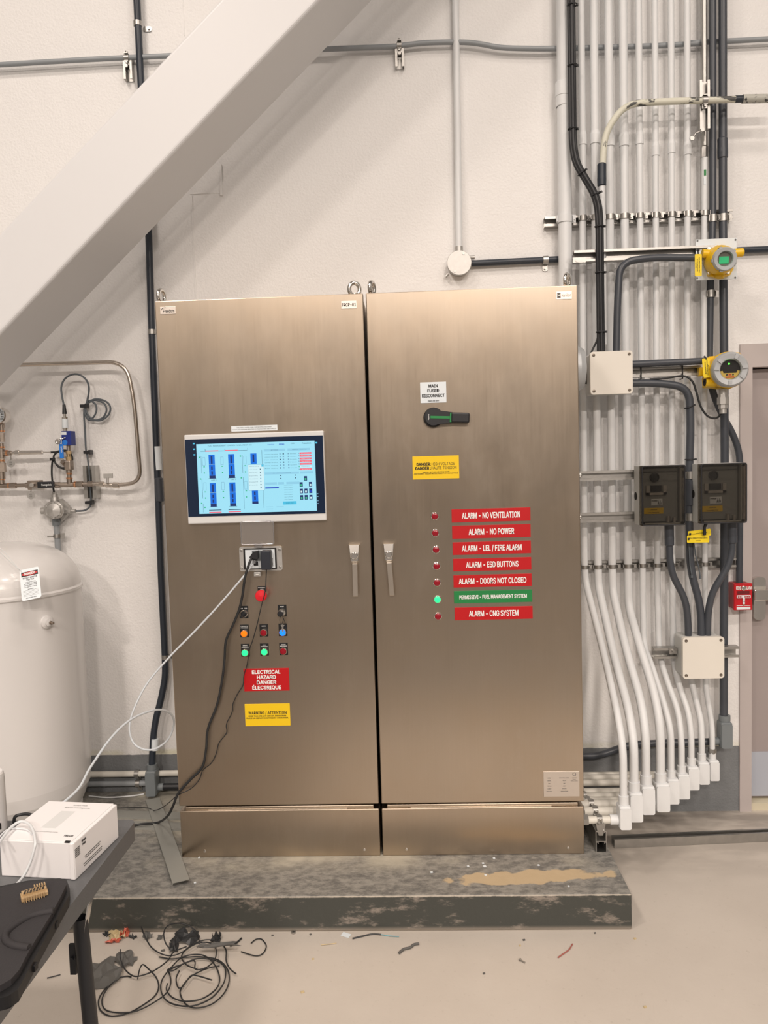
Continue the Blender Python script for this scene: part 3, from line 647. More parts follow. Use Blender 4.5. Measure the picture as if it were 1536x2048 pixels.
# ---------------------------------------------------------------- cords on the left cabinet
def cord(name, pts, r, m, label, cat='cable', n=8, k=8, group=None):
    b = MB(); b.tube(spline(pts, k), r, n); return one(name, b, m, label, cat, group)
t = thing('network_cable', 'pale grey network cable looping from the panel port down to the table', 'cable', P(510, 1135, -.03))
NC = PP([(510, 1122, -.016), (503, 1131, -.035), (487, 1153, -.05), (440, 1208, -.07), (390, 1262, -.09), (340, 1313, -.12), (295, 1366, -.16), (268, 1418, -.20), (259, 1455, -.22), (266, 1484, -.23), (285, 1498, -.24), (310, 1498, -.25), (335, 1480, -.26), (347, 1454, -.28), (346, 1434, -.32), (332, 1422, -.38), (305, 1421, -.46), (262, 1439, -.56), (222, 1476, -.66), (180, 1536, -.78), (150, 1585, -.88)], 0)
NC.append(V((-.04, -1.02, .75)))
m = MB(); m.tube(spline(NC), .0036, 8); obj('cable_jacket', m, mat('pale_grey_cable', al(206, 202, 196), .4), t)
m = MB(); q = P(510, 1123, -.018); m.box(q.x-.006, -.034, q.z-.006, q.x+.006, -.014, q.z+.007); obj('plug', m, M_CLEARRIM, t)
t = thing('power_cord', 'thick black power cord hanging from the port and trailing to the table', 'cord', P(508, 1112, -.03))
m = MB(); PC = PP([(505, 1113, -.035), (498, 1128, -.045), (490, 1155, -.05), (485, 1190, -.045), (478, 1220, -.04), (466, 1250, -.035), (452, 1282, -.03), (449, 1320, -.025), (444, 1362, -.022), (434, 1410, -.02), (416, 1458, -.02), (412, 1500, -.02), (404, 1535, -.02), (380, 1560, -.02), (357, 1586, -.02), (346, 1612, -.01), (335, 1632, .05)], 0)
PC += [PZ(316, 1645, PADZ+.022), PZ(285, 1648, PADZ+.021), PZ(258, 1651, PADZ+.016), PZ(225, 1640, PADZ+.010)]
m.tube(spline(PC), .0048, 8); obj('cord_jacket', m, M_CORD, t)
q = P(509, 1110, -.03)
m = MB(); m.prism([V((q.x-.018, -.016, q.z-.008)), V((q.x+.014, -.016, q.z-.014)), V((q.x+.014, -.016, q.z+.016)), V((q.x-.004, -.016, q.z+.010))], (0, -.028, 0)); obj('plug', m, M_BLACK, t, .002)
t = thing('adapter_cord', 'thin black adapter lead hanging from a plug-in power brick on the port', 'cord', P(533, 1118, -.03))
q = P(533, 1119, -.035)
m = MB(); m.box(q.x-.018, -.055, q.z-.036, q.x+.018, -.017, q.z+.034); obj('power_brick', m, mat('brick_black', al(40, 42, 48), .45), t, .004, 3)
m = MB(); AC = PP([(533, 1138, -.036), (532.5, 1150, -.04), (530, 1185, -.052), (524, 1207, -.052), (514, 1250, -.045), (505, 1282, -.035), (500, 1296, -.03), (496, 1318, -.022), (494, 1330, -.016), (488, 1350, -.014), (486, 1370, -.014), (475, 1388, -.014), (466, 1408, -.014), (464, 1425, -.013), (453, 1448, -.013), (453, 1466, -.013), (438, 1486, -.013), (432, 1508, -.013), (422, 1527, -.013), (406, 1540, -.013), (398, 1560, -.013), (382, 1577, -.013), (356, 1590, -.013)], 0)
AC += PP([(344, 1600, .10), (325, 1615, .22)], 0)+[PZ(308, 1621, PADZ+.019), PZ(296, 1616, PADZ+.019), PZ(270, 1615, PADZ+.016), PZ(236, 1616, PADZ+.006), PZ(200, 1612, PADZ+.006)]
m.tube(spline(AC), .0019, 6); obj('cord_jacket', m, M_CORD, t)

# ---------------------------------------------------------------- conduits and supports on the wall at right
def channel(mb, a, b, o, w=.041, d=.041, t=.003, lip=.010, mat=0):
    """a C shaped strut from a to b, its open side facing o"""
    a, b, o = V(a), V(b), V(o).normalized(); ax = (b-a).normalized(); o = (o-ax*o.dot(ax)).normalized(); s = ax.cross(o); h = w/2
    q = [(-h, d), (-h, 0), (h, 0), (h, d), (h-lip, d), (h-lip, d-.007), (h-lip+t, d-.007), (h-lip+t, d-t), (h-t, d-t), (h-t, t), (-h+t, t), (-h+t, d-t), (-h+lip-t, d-t), (-h+lip-t, d-.007), (-h+lip, d-.007), (-h+lip, d)]
    vs = [a+s*i+o*j for i, j in q]; n = len(q)
    mb.add(vs+[p+(b-a) for p in vs], [(i, n+i, n+(i+1) % n, (i+1) % n) for i in range(n)], mat)
    caps = [(0, 1, 10, 11), (0, 11, 12, 15), (12, 13, 14, 15), (1, 2, 9, 10), (2, 3, 8, 9), (3, 4, 7, 8), (4, 5, 6, 7)]
    mb.add(vs, caps, mat); mb.add([p+(b-a) for p in vs], [tuple(reversed(c_)) for c_ in caps], mat)
    return mb
def clamp(par, c, ax, r, nrm=(0, -1, 0), m=None, name='pipe_clamp', w=.022, ear=True, side=None):
    c, ax, nrm = V(c), V(ax).normalized(), V(nrm); s = V(side) if side else ax.cross(nrm).normalized()
    k = MB(); k.lathe(c-ax*w/2, ax, [(r, 0), (r+.0035, 0), (r+.0035, w), (r, w)], 18, cap=False)
    if ear:
        k.obox(c+s*(r+.010), s*.009, ax*w*.5, nrm*.002); k.obox(c+s*(r+.006)+nrm*.006, s*.0015, ax*w*.4, nrm*.008)
        k.hexn(c+s*(r+.009), c+s*(r+.009)+nrm*.012, .0055); k.obox(c-s*(r+.005)+nrm*.006, s*.0015, ax*w*.4, nrm*.008)
    return obj(name, k, m or M_ZINC, par)
YP = .560
def conduit_body(par, top, w, h, d, m, hub=.024, hr=None, tilt=0, name='elbow_fitting'):
    """pulling elbow: hub above a rounded box, top = centre of the hub's upper rim"""
    t = V(top); hr = hr or w*.46
    k = MB(); k.lathe(t-Z*hub, Z, [(hr*.92, -.012), (hr, 0), (hr, hub), (hr*.8, hub)], 20); o = obj(name, k, m, par)
    k = MB(); z1, z0 = t.z-hub-.004, t.z-h
    k.box(t.x-w/2, t.y-d/2, z0, t.x+w/2, t.y+d/2, z1); obj('box_body', k, m, o, w*.16, 3)
    k = MB(); k.prism(rrect((t.x, t.y-d/2, (z0+z1)/2-.002), X, Z, w*.46, (z1-z0)*.46, w*.14), (0, -.004, 0)); obj('cover', k, m, o, .0012)
    return o
ordn = ['first', 'second', 'third', 'fourth', 'fifth', 'sixth', 'seventh', 'eighth', 'ninth']
# per riser: depth of its foot, pixel width, straight upper run, coupling pixel row, bend points, foot (u, v of hub rim), fitting width/height px
RIS = [
 (.045, 13.0, [(1164, 0), (1165, 300), (1166, 640), (1167.5, 900), (1169, 1130)], 290, [(1172, 1168), (1206, 1300), (1232, 1415), (1246, 1490)], (1247, 1591), (24, 65)),
 (.115, 15.5, [(1190, 0), (1190, 300), (1192, 640), (1194, 900), (1196, 1140)], 288, [(1197.5, 1175), (1227, 1310), (1256, 1415), (1267, 1480)], (1268, 1563), (27, 78)),
 (.185, 15.5, [(1219, 0), (1219, 300), (1221, 640), (1223, 900), (1224.5, 1145)], 293, [(1226, 1185), (1252, 1300), (1281, 1398), (1291, 1465)], (1292, 1550), (27, 76)),
 (.255, 16.0, [(1248, 0), (1248, 300), (1251, 640), (1254, 900), (1256, 1160)], 293, [(1257.5, 1215), (1276, 1280), (1307, 1380), (1320, 1450)], (1321, 1545), (28, 75)),
 (.315, 12.5, [(1279, 0), (1279, 300), (1282, 640), (1284, 900), (1285.5, 1170)], 289, [(1287, 1292), (1301, 1325), (1329, 1412), (1341, 1462)], (1342, 1540), (24, 65)),
 (.37, 12.0, [(1311, 0), (1311, 300), (1312.5, 640), (1313.5, 900), (1315, 1170)], 312, [(1318, 1310), (1336, 1368), (1357, 1425), (1363, 1478)], (1363, 1531), (24, 64)),
 (.425, 12.0, [(1343, 0), (1343, 300), (1343.7, 640), (1344, 900), (1345, 1170)], 307, [(1347, 1320), (1358, 1372), (1377, 1425), (1382.5, 1470)], (1382.6, 1516), (23, 61)),
 (.48, 12.0, [(1375, 0), (1375, 300), (1374.8, 640), (1375, 900), (1376, 1170)], 310, [(1379, 1345), (1391, 1398), (1402, 1440), (1403.5, 1475)], (1403.5, 1507), (22, 59)),
 (.53, 11.0, [(1409.5, 0), (1409, 300), (1408, 640), (1409, 900), (1410, 1170)], 0, [(1411, 1370), (1418, 1415), (1423.5, 1448), (1424, 1470)], (1424.5, 1504), (20, 55)),
]
FOOTX = []
for i, (yfoot, wpx, up, cv, lean, (fu, fv), (bw, bh)) in enumerate(RIS):
    r = px(wpx, YP)/2
    top = P(fu, fv, yfoot)
    t = thing('riser_conduit', 'white painted riser conduit, %s of nine from the steel cabinet%s' % (ordn[i], ', galvanised at top' if i == 8 else ''), 'conduit', (top.x, top.y, PADZ if i < 0 else 0.0), 'white riser conduits')
    pts = PP(up, YP); pts[0] = V((pts[0].x, YP, 6.4))
    n4 = len(lean); pts.append(P(lean[0][0], lean[0][1], YP))
    ys = [YP+(yfoot-YP)*k for k in (0, .42, .80, 1.0)]
    mid = [P(u, v, yy) for (u, v), yy in zip(lean, ys)][1:3]
    pts += mid; pts.append(V((top.x, top.y, P(lean[3][0], lean[3][1], yfoot).z))); pts.append(top-Z*.01)
    k = MB()
    if i == 8:
        s0 = P(1409, 292, YP); g = MB(); g.tube([V((s0.x, YP, 6.4)), s0], r*.95, 14); obj('galvanised_pipe', g, M_ZINC, t, label='bare galvanised length at the top')
        g = MB(); g.cyl(P(1409, 294, YP), P(1408.5, 315, YP), r*1.25, n=6, smooth=False); obj('compression_coupling', g, M_ZINC, t)
        pts[0] = P(1408.7, 310, YP)
        a = P(1410.5, 345, YP-r*1.02); g = MB(); g.box(a.x-.005, a.y-.0004, a.z-.012, a.x+.004, a.y+.002, a.z+.012); obj('sticker', g, M_GRN, t); g = MB(); g.box(a.x-.006, a.y-.0004, a.z-.05, a.x+.003, a.y+.002, a.z-.02); obj('sticker', g, M_WLAB, t)
    k.tube(fillet(pts, .12, 8), r, 14); obj('pipe', k, M_PAINT, t)
    if cv:
        a, b = P(up[1][0], cv-22, YP), P(up[1][0]+.2, cv, YP)
        g = MB(); g.lathe(b, (a-b), [(r*1.02, -.001), (r*1.22, 0), (r*1.22, (a-b).length*.85), (r, (a-b).length*1.2)], 18); obj('coupling', g, M_PAINT, t)
    bwm, bhm = px(bw, yfoot), px(bh, yfoot)
    el = conduit_body(t, top, bwm, bhm, bwm*1.25, M_PAINT, hub=px(16 if i < 4 else 12, yfoot), hr=r*1.32)
    if i == 8: g = MB(); g.hexn(top-Z*.004, top+Z*.016, r*1.5); obj('compression_nut', g, M_ZINC, t)
    # stub from the fitting to the side of the cabinet
    zs = top.z-bhm+r*1.5+.006; g = MB(); g.cyl((top.x-bwm*.5-.03, top.y, zs), (top.x-bwm*.3, top.y, zs), r*1.35, n=16); obj('side_hub', g, M_PAINT, t)
    g = MB(); g.cyl((1.531, top.y, zs), (top.x-bwm*.5, top.y, zs), r*1.05, n=14); obj('stub_pipe', g, M_DIRTY, t)
    g = MB(); g.hexn((1.531, top.y, zs), (1.553, top.y, zs), r*1.5); obj('connector', g, M_ZINC, t)
    FOOTX.append((top, zs, r))
# big white pipe behind the cabinet edge
rb = px(26, YP)/2
t = thing('vent_pipe', 'thick white painted pipe with a joint, rising behind the right cabinet', 'pipe', P(1131, 560, YP))
a, b = P(1126, 0, YP), P(1131.5, 620, YP); k = MB(); k.tube([V((a.x, YP, 6.4)), a, b, V((b.x, YP, .14))], rb, 18); obj('pipe', k, M_PAINT, t)
k = MB(); a, b, c = P(1125.5, 166, YP), P(1126, 193, YP), P(1126.5, 213, YP)
k.lathe(b, a-b, [(rb, -.002), (rb*1.12, 0), (rb*1.12, (a-b).length), (rb, (a-b).length+.003)], 20); k.lathe(c, b-c, [(rb, -.002), (rb*1.05, 0), (rb*1.05, (b-c).length)], 20, cap=False)
obj('coupling', k, M_PAINT, t)

# struts behind or in front of the risers
def strut(label, u0, v0, u1, v1, y, o, w=.041, d=.041, name='support_channel'):
    a, b = P(u0, v0, y), P(u1, v1, y); zm = (a.z+b.z)/2; a.z = b.z = zm
    t = thing(name, label, 'strut', (a+b)/2); k = MB(); channel(k, a, b, o, w, d); obj('channel', k, M_ZINC, t); return t, a, b
s1, a, b = strut('upper galvanised channel behind the white risers, with a clamp on every pipe', 1087, 444, 1459, 437, YW-.001, (0, -1, 0), .041, .036)
zc = a.z
for (i, R_) in enumerate(RIS):
    clamp(s1, (P(R_[2][1][0]+1, 437, YP).x, YP, zc), Z, px(R_[1], YP)/2)
clamp(s1, (P(1129, 440, YP).x, YP, zc), Z, rb, m=M_PAINT, w=.032)
s2, a, b = strut('galvanised channel across the front of the risers, left of the upper gas detector', 1145, 517, 1425, 505, .495, (0, -1, 0), .046, .035)
q = MB(); q.cyl((a.x+.012, .459, a.z-.018), (a.x+.012, .453, a.z-.018), .009, n=12); q.obox((a.x+.02, .456, a.z-.018), (.026, 0, 0), (0, .0015, 0), (0, 0, .010)); obj('end_bracket', q, M_ZINC, s2)
s3, a, b = strut('short galvanised channel right of the upper cream junction box', 1255, 746, 1412, 742, .505, (0, -1, 0), .041, .030)
for u in (1282, 1365):
    q = P(u, 744, .470); g = MB(); g.tube([q+Z*.028+V((0, .03, 0)), q+Z*.027, q-Z*.027, q-Z*.028+V((0, .03, 0))], .0028, 6); obj('zip_tie', g, M_BLACK, s3)
s4, a, b = strut('upper of two galvanised channels carrying the smoked meter boxes', 1157, 950, 1482, 945, .505, (0, -1, 0), .041, .022)
s5, a, b = strut('lower of two galvanised channels carrying the smoked meter boxes', 1157.5, 1034, 1482, 1028, .505, (0, -1, 0), .041, .022)
for s_, v in ((s4, 951), (s5, 1035)):
    q = P(1160, v, .482); g = MB(); g.lathe(q, -Yv, [(.008, 0), (.008, .003), (.004, .004), (.0, .003)], 12); obj('end_bolt', g, M_ZINC, s_)
s6, a, b = strut('galvanised channel at mid height behind the lower ends of the risers', 1158, 1127, 1470, 1126, YW-.001, (0, -1, 0), .041, .036)
zc = a.z
for i, R_ in enumerate(RIS):
    if i in (7,): continue
    clamp(s6, (P(R_[2][4][0], 1127, YP).x, YP, zc), Z, px(R_[1], YP)/2, w=.016)
s7, a, b = strut('lowest galvanised channel behind the lower cream junction box', 1303, 1303, 1471, 1299, .530, (0, -1, 0), .046, .041)
g = MB(); q = P(1346, 1302, .485); g.obox(q, (.016, 0, 0), (0, .003, 0), (0, 0, .012)); g.hexn(q, q+V((0, -.012, 0)), .007); obj('bracket', g, M_ZINC, s7)
# strut foot with clamps on the low stubs, standing on the plinth beside the cabinet
xs = 1.596
t = thing('floor_channel_stack', 'two stacked galvanised channels on the plinth beside the cabinet, clamping the low stubs', 'strut', (xs, .3, PADZ))
k = MB(); channel(k, (xs, .013, PADZ), (xs, YW-.004, PADZ), Z); obj('channel', k, M_ZINC, t)
k = MB(); channel(k, (xs-.001, .013, PADZ+.0415), (xs-.001, YW-.004, PADZ+.0415), Z); obj('channel', k, M_ZINC, t)
for tp, zs, r in FOOTX: clamp(t, (xs, tp.y, zs), X, r*1.05, nrm=(0, 0, 1), w=.02, side=(0, -1, 0))
k = MB(); q = V((xs, .02, PADZ+.05)); k.prism([q+V((-.018, 0, .055)), q+V((.018, 0, .055)), q+V((.008, 0, .012)), q+V((-.008, 0, .012))], (0, .006, 0)); obj('clamp_foot', k, M_ZINC, t)
a, b = PZ(1216, 1683, .02), PZ(1560, 1668, .02)
t = thing('loose_channel', 'long galvanised channel lying on the floor at right of the plinth', 'strut', (a+b)/2)
a.z = b.z = .001; b = a+(b-a)*1.8; k = MB(); channel(k, a+V((.02, 0, 0)), b, Z, .041, .036); obj('channel', k, M_ZINC, t)

# ---------------------------------------------------------------- dark conduits
def coupling(par, a, b, r, m, name='coupling'):
    k = MB(); L_ = (b-a).length; k.lathe(a, b-a, [(r*.8, -.003), (r, 0), (r*1.03, L_*.3), (r, L_*.5), (r, L_), (r*.8, L_+.004)], 18); return obj(name, k, m, par)
t = thing('dark_conduit', 'thick dark grey vertical conduit nearest the door, running from the ceiling to a low elbow', 'conduit', P(1448, 1495, .55))
q = PP([(1444, 0), (1446, 440), (1448, 700), (1449.5, 950), (1447.5, 1290), (1447.5, 1440)], .555); q[0].z = 6.4
k = MB(); k.tube(q, px(15.5, .555)/2, 16); obj('pipe', k, M_PVC, t)
coupling(t, P(1445.5, 316, .555), P(1445, 278, .555), px(19, .555)/2, M_PVC)
conduit_body(t, P(1449, 1430, .555), px(23, .55), px(65, .55), px(26, .55), M_GREY, hub=.022, hr=px(11, .55))
q = P(1443, 1482, .56); g = MB(); g.cyl((q.x-.05, q.y, q.z), (q.x+.01, q.y, q.z), .017); obj('side_hub', g, M_GREY, t)
e = PP([(1437, 1483, .565), (1330, 1486, .575), (1262, 1489, .575), (1225, 1502, .575), (1195, 1512, .575), (1120, 1513, .575)], 0)
g = MB(); g.tube(fillet(e, .10), .016, 12); obj('pipe_branch', g, M_PVC, t)
t2 = thing('dark_conduit', 'dark grey vertical conduit bending past the lower gas detector to the red fire alarm station', 'conduit', P(1478, 1165, .585))
q = PP([(1426.5, 0), (1425.5, 440), (1421, 560), (1419, 720, .56), (1421, 772, .56), (1440, 822, .57), (1466, 868, .58), (1479, 905, .585), (1480, 960, .585), (1478.5, 1172, .585)], .555); q[0].z = 6.4
k = MB(); k.tube(fillet(q, .10), px(13, .555)/2, 14); obj('pipe', k, M_PVC, t2)
clamp(s1, (P(1426, 437, .555).x, .555, P(1426, 437, .555).z), Z, px(13, .555)/2, w=.03); clamp(s1, (P(1446, 436, .555).x, .555, P(1446, 436, .555).z), Z, px(15.5, .555)/2, w=.03)
clamp(t2, P(1421, 588, .555), Z, px(13, .555)/2, w=.03)
# cable bundle
path = [(1144, 0, .505), (1145.5, 250, .505), (1146, 285, .50), (1152, 325, .49), (1172, 358, .47), (1189, 386, .457), (1197, 412, .452), (1199.5, 450, .45), (1200.5, 560, .45), (1202.5, 702, .45)]
base = PP(path, .505); base[0].z = 6.4; base = fillet(base, .10)
t = thing('cable_bundle', 'bundle of black cables tied together, bending over the risers to the upper cream box', 'cable', P(1202, 702, .50))
for dx, dy in ((-.0085, .004), (.0, -.006), (.0085, .004)):
    k = MB(); k.tube([p+V((dx, dy, 0)) for p in base], .0085, 10); obj('cable', k, M_BLACK, t)
for u, v, sx in ((1144.2, 10, 0), (1145, 131, 0), (1145.5, 258, 0), (1164, 345, .7), (1193, 388, .4), (1199.5, 453, 0), (1200.5, 545, 0), (1202, 664, 0)):
    c = P(u, v, .505 if v < 300 else .477 if v < 360 else .457 if v < 400 else .45); ax = V((sx, 0, -1)).normalized(); s = V((-ax.z, 0, ax.x))
    k = MB(); k.tube([c+s*(.0195*math.cos(a))+Yv*(.0165*math.sin(a)) for a in [2*PI*i/18 for i in range(18)]], .0028, 6, closed=True); k.obox(c+s*.021, s*.004, Yv*.004, ax*.004); obj('zip_tie', k, M_BLACK, t)
k = MB(); k.tube(spline(PP([(1197, 662, .49), (1194, 680, .485), (1184, 702, .48), (1175, 728, .48), (1171, 752, .48), (1171.5, 768, .48)], 0)), .0042, 8); one('sensor_cable', k, M_CORD, 'thin black cable hanging between the cabinet vent and the upper cream box', 'cable')
# stripped bent conduit with black coupling
t = thing('bent_conduit', 'cream conduit with scraped black patches, bending right towards the wall end', 'conduit', P(1204, 690, .475))
q = fillet(PP([(1204, 372), (1205, 330), (1210, 262), (1252, 208), (1310, 204), (1395, 201), (1490, 198)], .49), .16, 10)
m_ = NT('scraped_cream'); c_ = m_.mix(m_.step(m_.noise(m_.mapv(m_.pos, (7, 40, 7)), 1.0, 5, .6), .56, .60), al(222, 210, 184), al(84, 80, 74)); m_ = m_.set(Base_Color=c_, Roughness=.5)
k = MB(); k.tube(q, px(12.5, .49)/2, 14); obj('bend', k, m_, t)
k = MB(); k.tube(PP([(1204, 372), (1205.5, 450), (1208, 690)], .49), px(12, .49)/2, 12); obj('pipe', k, M_PAINT, t)
coupling(t, P(1203.5, 371, .49), P(1203.5, 329, .49), px(17, .49)/2, M_DKPVC); k = MB(); k.tube(PP([(1485, 198), (1530, 197), (1560, 196.5)], .49), px(16, .49)/2, 14)
m_ = NT('scraped_fitting'); c_ = m_.mix(m_.step(m_.noise(m_.pos, 60, 4, .6), .55, .6), al(188, 178, 160), al(70, 66, 62)); obj('end_fitting', k, m_.set(Base_Color=c_, Roughness=.5), t)
k = MB(); k.tube(PP([(1470, 198.4), (1485, 198)], .49), px(13, .49)/2+.0004, 12); obj('bare_band', k, M_DKPVC, t)
# little vertical strut that holds it
a, b = P(1405.5, 165, .525), P(1406, 262, .525)
t = thing('bracket_channel', 'short upright white and grey channel clamping the bent cream conduit', 'strut', b)
k = MB(); channel(k, a, b, (0, -1, 0), .041, .024); obj('channel', k, M_ZINC, t)
clamp(t, P(1409, 201, .49), X, px(12.5, .49)/2, w=.02)
k = MB(); q = P(1403, 262, .50); k.hexn(q, q+V((0, -.016, 0)), .008); q2 = P(1384, 277, .50); k.tube([q, P(1392, 266, .50), q2], .0035, 6); k.lathe(q2, -Yv, [(.009, -.004), (.009, .004)], 12); obj('hook_bolt', k, M_ZINC, t)
# from the upper gas detector to the upper junction box, and other dark runs between boxes
def run(label, pts, wpx, m=None, r=.10, name='dark_conduit', n=14):
    t = thing(name, label, 'conduit', P(*pts[-1])); k = MB(); k.tube(fillet([P(*p) for p in pts], r, 9), px(wpx, pts[0][2])/2, n); obj('pipe', k, m or M_PVC, t); return t
run('dark grey conduit curving from the upper gas detector down to the upper cream box', [(1402, 515.5, .44), (1300, 515, .44), (1240, 525, .44), (1235, 600, .44), (1232.5, 705, .44)], 14, r=.20)
run('dark grey level conduit from the upper cream box to the lower gas detector', [(1262, 728.5, .45), (1408, 722, .45)], 13.5)
t3 = run('dark grey conduit curving from the upper cream box down between the smoked meter boxes', [(1262, 766.5, .47), (1318, 766, .47), (1378, 775, .47), (1381.5, 850, .47), (1378.5, 930, .47), (1379, 1075, .47), (1381, 1140, .47), (1402, 1215, .465), (1403, 1280, .46)], 15, r=.17)
coupling(t3, P(1381, 1010, .47), P(1381, 962, .47), px(20, .47)/2, M_PVC)
for v in (950, 1034): clamp(t3, P(1380.5, v, .47), Z, px(16, .47)/2, w=.032)
for u, v, dx in ((1378, 814, .35), (1380, 919, 0)):
    c = P(u, v, .47); k = MB(); s = V((1, 0, dx)).normalized(); k.tube([c+s*(.0195*math.cos(a))+Yv*(.0195*math.sin(a)) for a in [2*PI*i/18 for i in range(18)]], .0026, 6, closed=True); k.obox(c+s*.023, s*.004, Yv*.003, V((0, 0, .004))); obj('zip_tie', k, M_BLACK, t3)
t4 = run('dark grey conduit from under the left meter box to the lower cream box', [(1338, 1062, .42), (1339.5, 1120, .42), (1345, 1150, .42), (1371, 1200, .44), (1376, 1240, .45), (1376.5, 1280, .46)], 13.5, r=.08)
coupling(t4, P(1339, 1090, .42), P(1338, 1046, .42), px(18, .42)/2, M_PVC, 'hub')
t5 = run('dark grey conduit from under the right meter box to the lower cream box', [(1464.5, 1070, .43), (1464, 1105, .43), (1455, 1135, .43), (1424, 1185, .44), (1416, 1225, .45), (1415, 1280, .46)], 13.5, r=.08)
coupling(t5, P(1465, 1085, .43), P(1464.5, 1043, .43), px(18, .43)/2, M_PVC, 'hub')
k = MB(); k.tube(spline(PP([(1300, 758, .465), (1330, 756.5, .46), (1366, 752, .46), (1384, 762, .45), (1393, 785, .45), (1401, 812, .45), (1415, 832, .45), (1432, 836, .45), (1442, 826, .45), (1444, 806, .44)], 0)), .0042, 8); one('sensor_lead', k, M_CORD, 'thin black cable looping down to the gland under the lower gas detector', 'cable')
k = MB()
for q in (((1376, 1070, .455), (1378.5, 1100, .45), (1380, 1130, .45), (1383.5, 1150, .45)), ((1386, 1075, .455), (1391, 1110, .45), (1397, 1132, .45), (1400.5, 1152, .45))): k.tube([P(*p) for p in q], .0028, 6); c = P(*q[-1]); k.cyl(c, c-Z*.012, .005, n=8)
one('loose_wires', k, M_GCABLE, 'two thin loose grey leads hanging under the yellow tags between the meter boxes', 'wire')

# horizontal grey conduit along the wall
t = thing('grey_conduit', 'long grey conduit running level along the wall behind the brace and the risers', 'conduit', P(768, 94, .585))
q = PP([(0, 129.5), (330, 112), (645, 98.5), (770, 94), (800, 91.5), (850, 86), (920, 84.5), (960, 88), (1000, 95), (1050, 97), (1120, 97), (1300, 92), (1410, 86), (1536, 78)], .590)
q = [V((-3.45, .59, q[0].z-.03))]+q+[V((5.9, .59, q[-1].z))]; k = MB(); k.tube(spline(q, 6), px(9.6, .59)/2, 12); obj('pipe', k, M_GREYPIPE, t)
for u, v in ((254, 116, ), (798.5, 91)):
    c = P(u, v, .59); a = V((c.x, YW-.001, c.z+.012)); b = V((c.x, YW-.001, P(u, v+44, .6).z))
    k = MB(); channel(k, a, b, (0, -1, 0), .038, .030); o = obj('standoff_channel', k, M_ZINC, t)
    clamp(t, c, X, px(9.6, .59)/2, w=.020)
    k = MB(); k.hexn(c+Z*.012, c+Z*.028, .006); k.cyl(c+V((0, -.012, -.04)), c+V((0, -.02, -.04)), .007, n=10); obj('bolt', k, M_ZINC, t)
# round junction box with its white pipe and black level conduit
c = P(918.5, 525.5, .575)
t = thing('round_junction_box', 'round grey cast junction box on the wall under a thin white vertical pipe', 'junction box', c)
k = MB(); c.y = YW; r = px(24, .58); k.lathe(c, -Yv, [(r*.94, .001), (r*.94, .035)], 32, cap=False); obj('box_body', k, M_CAST, t)
k = MB(); k.lathe(c+V((0, -.035, 0)), -Yv, [(r, 0), (r, .010), (r*.97, .013)], 32); obj('cover', k, M_CAST, t)
for a in (1.1, 4.2): k = MB(); k.cyl(c+V((r*.78*math.cos(a), -.048, r*.78*math.sin(a))), c+V((r*.78*math.cos(a), -.051, r*.78*math.sin(a))), .005, n=10); obj('cover_screw', k, M_ZINC, t)
k = MB(); q = c+V((r*1.0, -.02, r*.5)); k.cyl(q-X*.01, q+X*.016, .008, n=10); q = c+V((-r*.9, -.02, -r*.75)); k.cyl(q, q-X*.012-Z*.012, .006, n=10); obj('lug', k, M_CAST, t)
a, b = P(910.5, 0, YW-.03), P(918, 503, YW-.03); k = MB(); k.tube([V((a.x, YW-.03, 6.4)), a, P(912.5, 95, YW-.03), P(915, 250, YW-.03), b], px(13, .59)/2, 14); obj('white_pipe', k, M_PAINT, t, label='thin white vertical pipe')
k = MB(); k.cyl(b+Z*.0, b+Z*.02, px(16, .59)/2); obj('pipe_hub', k, M_CAST, t)
t = thing('black_conduit', 'black level conduit from the round box, passing behind the risers', 'conduit', P(1090, 520, .595))
k = MB(); k.tube([P(943, 527, .60), P(1120, 518.5, .60), P(1300, 509, .60), P(1470, 501, .60), V((5.9, .60, P(1536, 498, .60).z))], px(12.5, .6)/2, 12); obj('pipe', k, M_DKPVC, t)
c = P(1091, 520, .60); k = MB(); k.lathe(c-X*.011, X, [(.0145, 0), (.0175, 0), (.0175, .022), (.0145, .022)], 16, cap=False); k.prism(rrect((c.x, YW-.002, c.z-.028), X, Z, .011, .016, .008), (0, -.003, 0)); k.cyl((c.x, YW-.004, c.z-.034), (c.x, YW-.012, c.z-.034), .005, n=8); obj('strap', k, M_ZINC, t)

# junction boxes
def jbox(u0, v0, u1, v1, yf, d, label, screws=True):
    a, b = P(u0, v0, yf), P(u1, v1, yf); cx, cz = (a.x+b.x)/2, (a.z+b.z)/2; hw, hh = (b.x-a.x)/2, (a.z-b.z)/2
    t = thing('junction_box', label, 'junction box', (cx, yf+d, cz-hh))
    k = MB(); k.prism(rrect((cx, yf+d, cz), X, Z, hw*.97, hh*.97, .012), (0, -d+.022, 0)); obj('box_body', k, M_LGREY, t, .002)
    k = MB(); k.prism(rrect((cx, yf+.022, cz), X, Z, hw, hh, .012), (0, -.020, 0)); obj('lid', k, M_CREAM, t, .004, 3)
    for sx in (-.84, .84):
        for sz in (-.84, .84):
            s = MB(); s.lathe((cx+hw*sx, yf+.003, cz+hh*sz), -Yv, [(.0065, 0), (.0065, .002), (.003, .0025), (0, .001)], 12); obj('lid_screw', s, mat('screw_dark', (.20, .17, .14, 1), .4, .8) if 'screw_dark' not in bpy.data.materials else bpy.data.materials['screw_dark'], t)
    return t
jbox(1180.5, 703.5, 1266, 786.5, .395, .105, 'upper square cream junction box between the right cabinet and the lower gas detector')
j2 = jbox(1366, 1275.5, 1449, 1356.5, .410, .115, 'lower square cream junction box where three dark conduits enter from above')

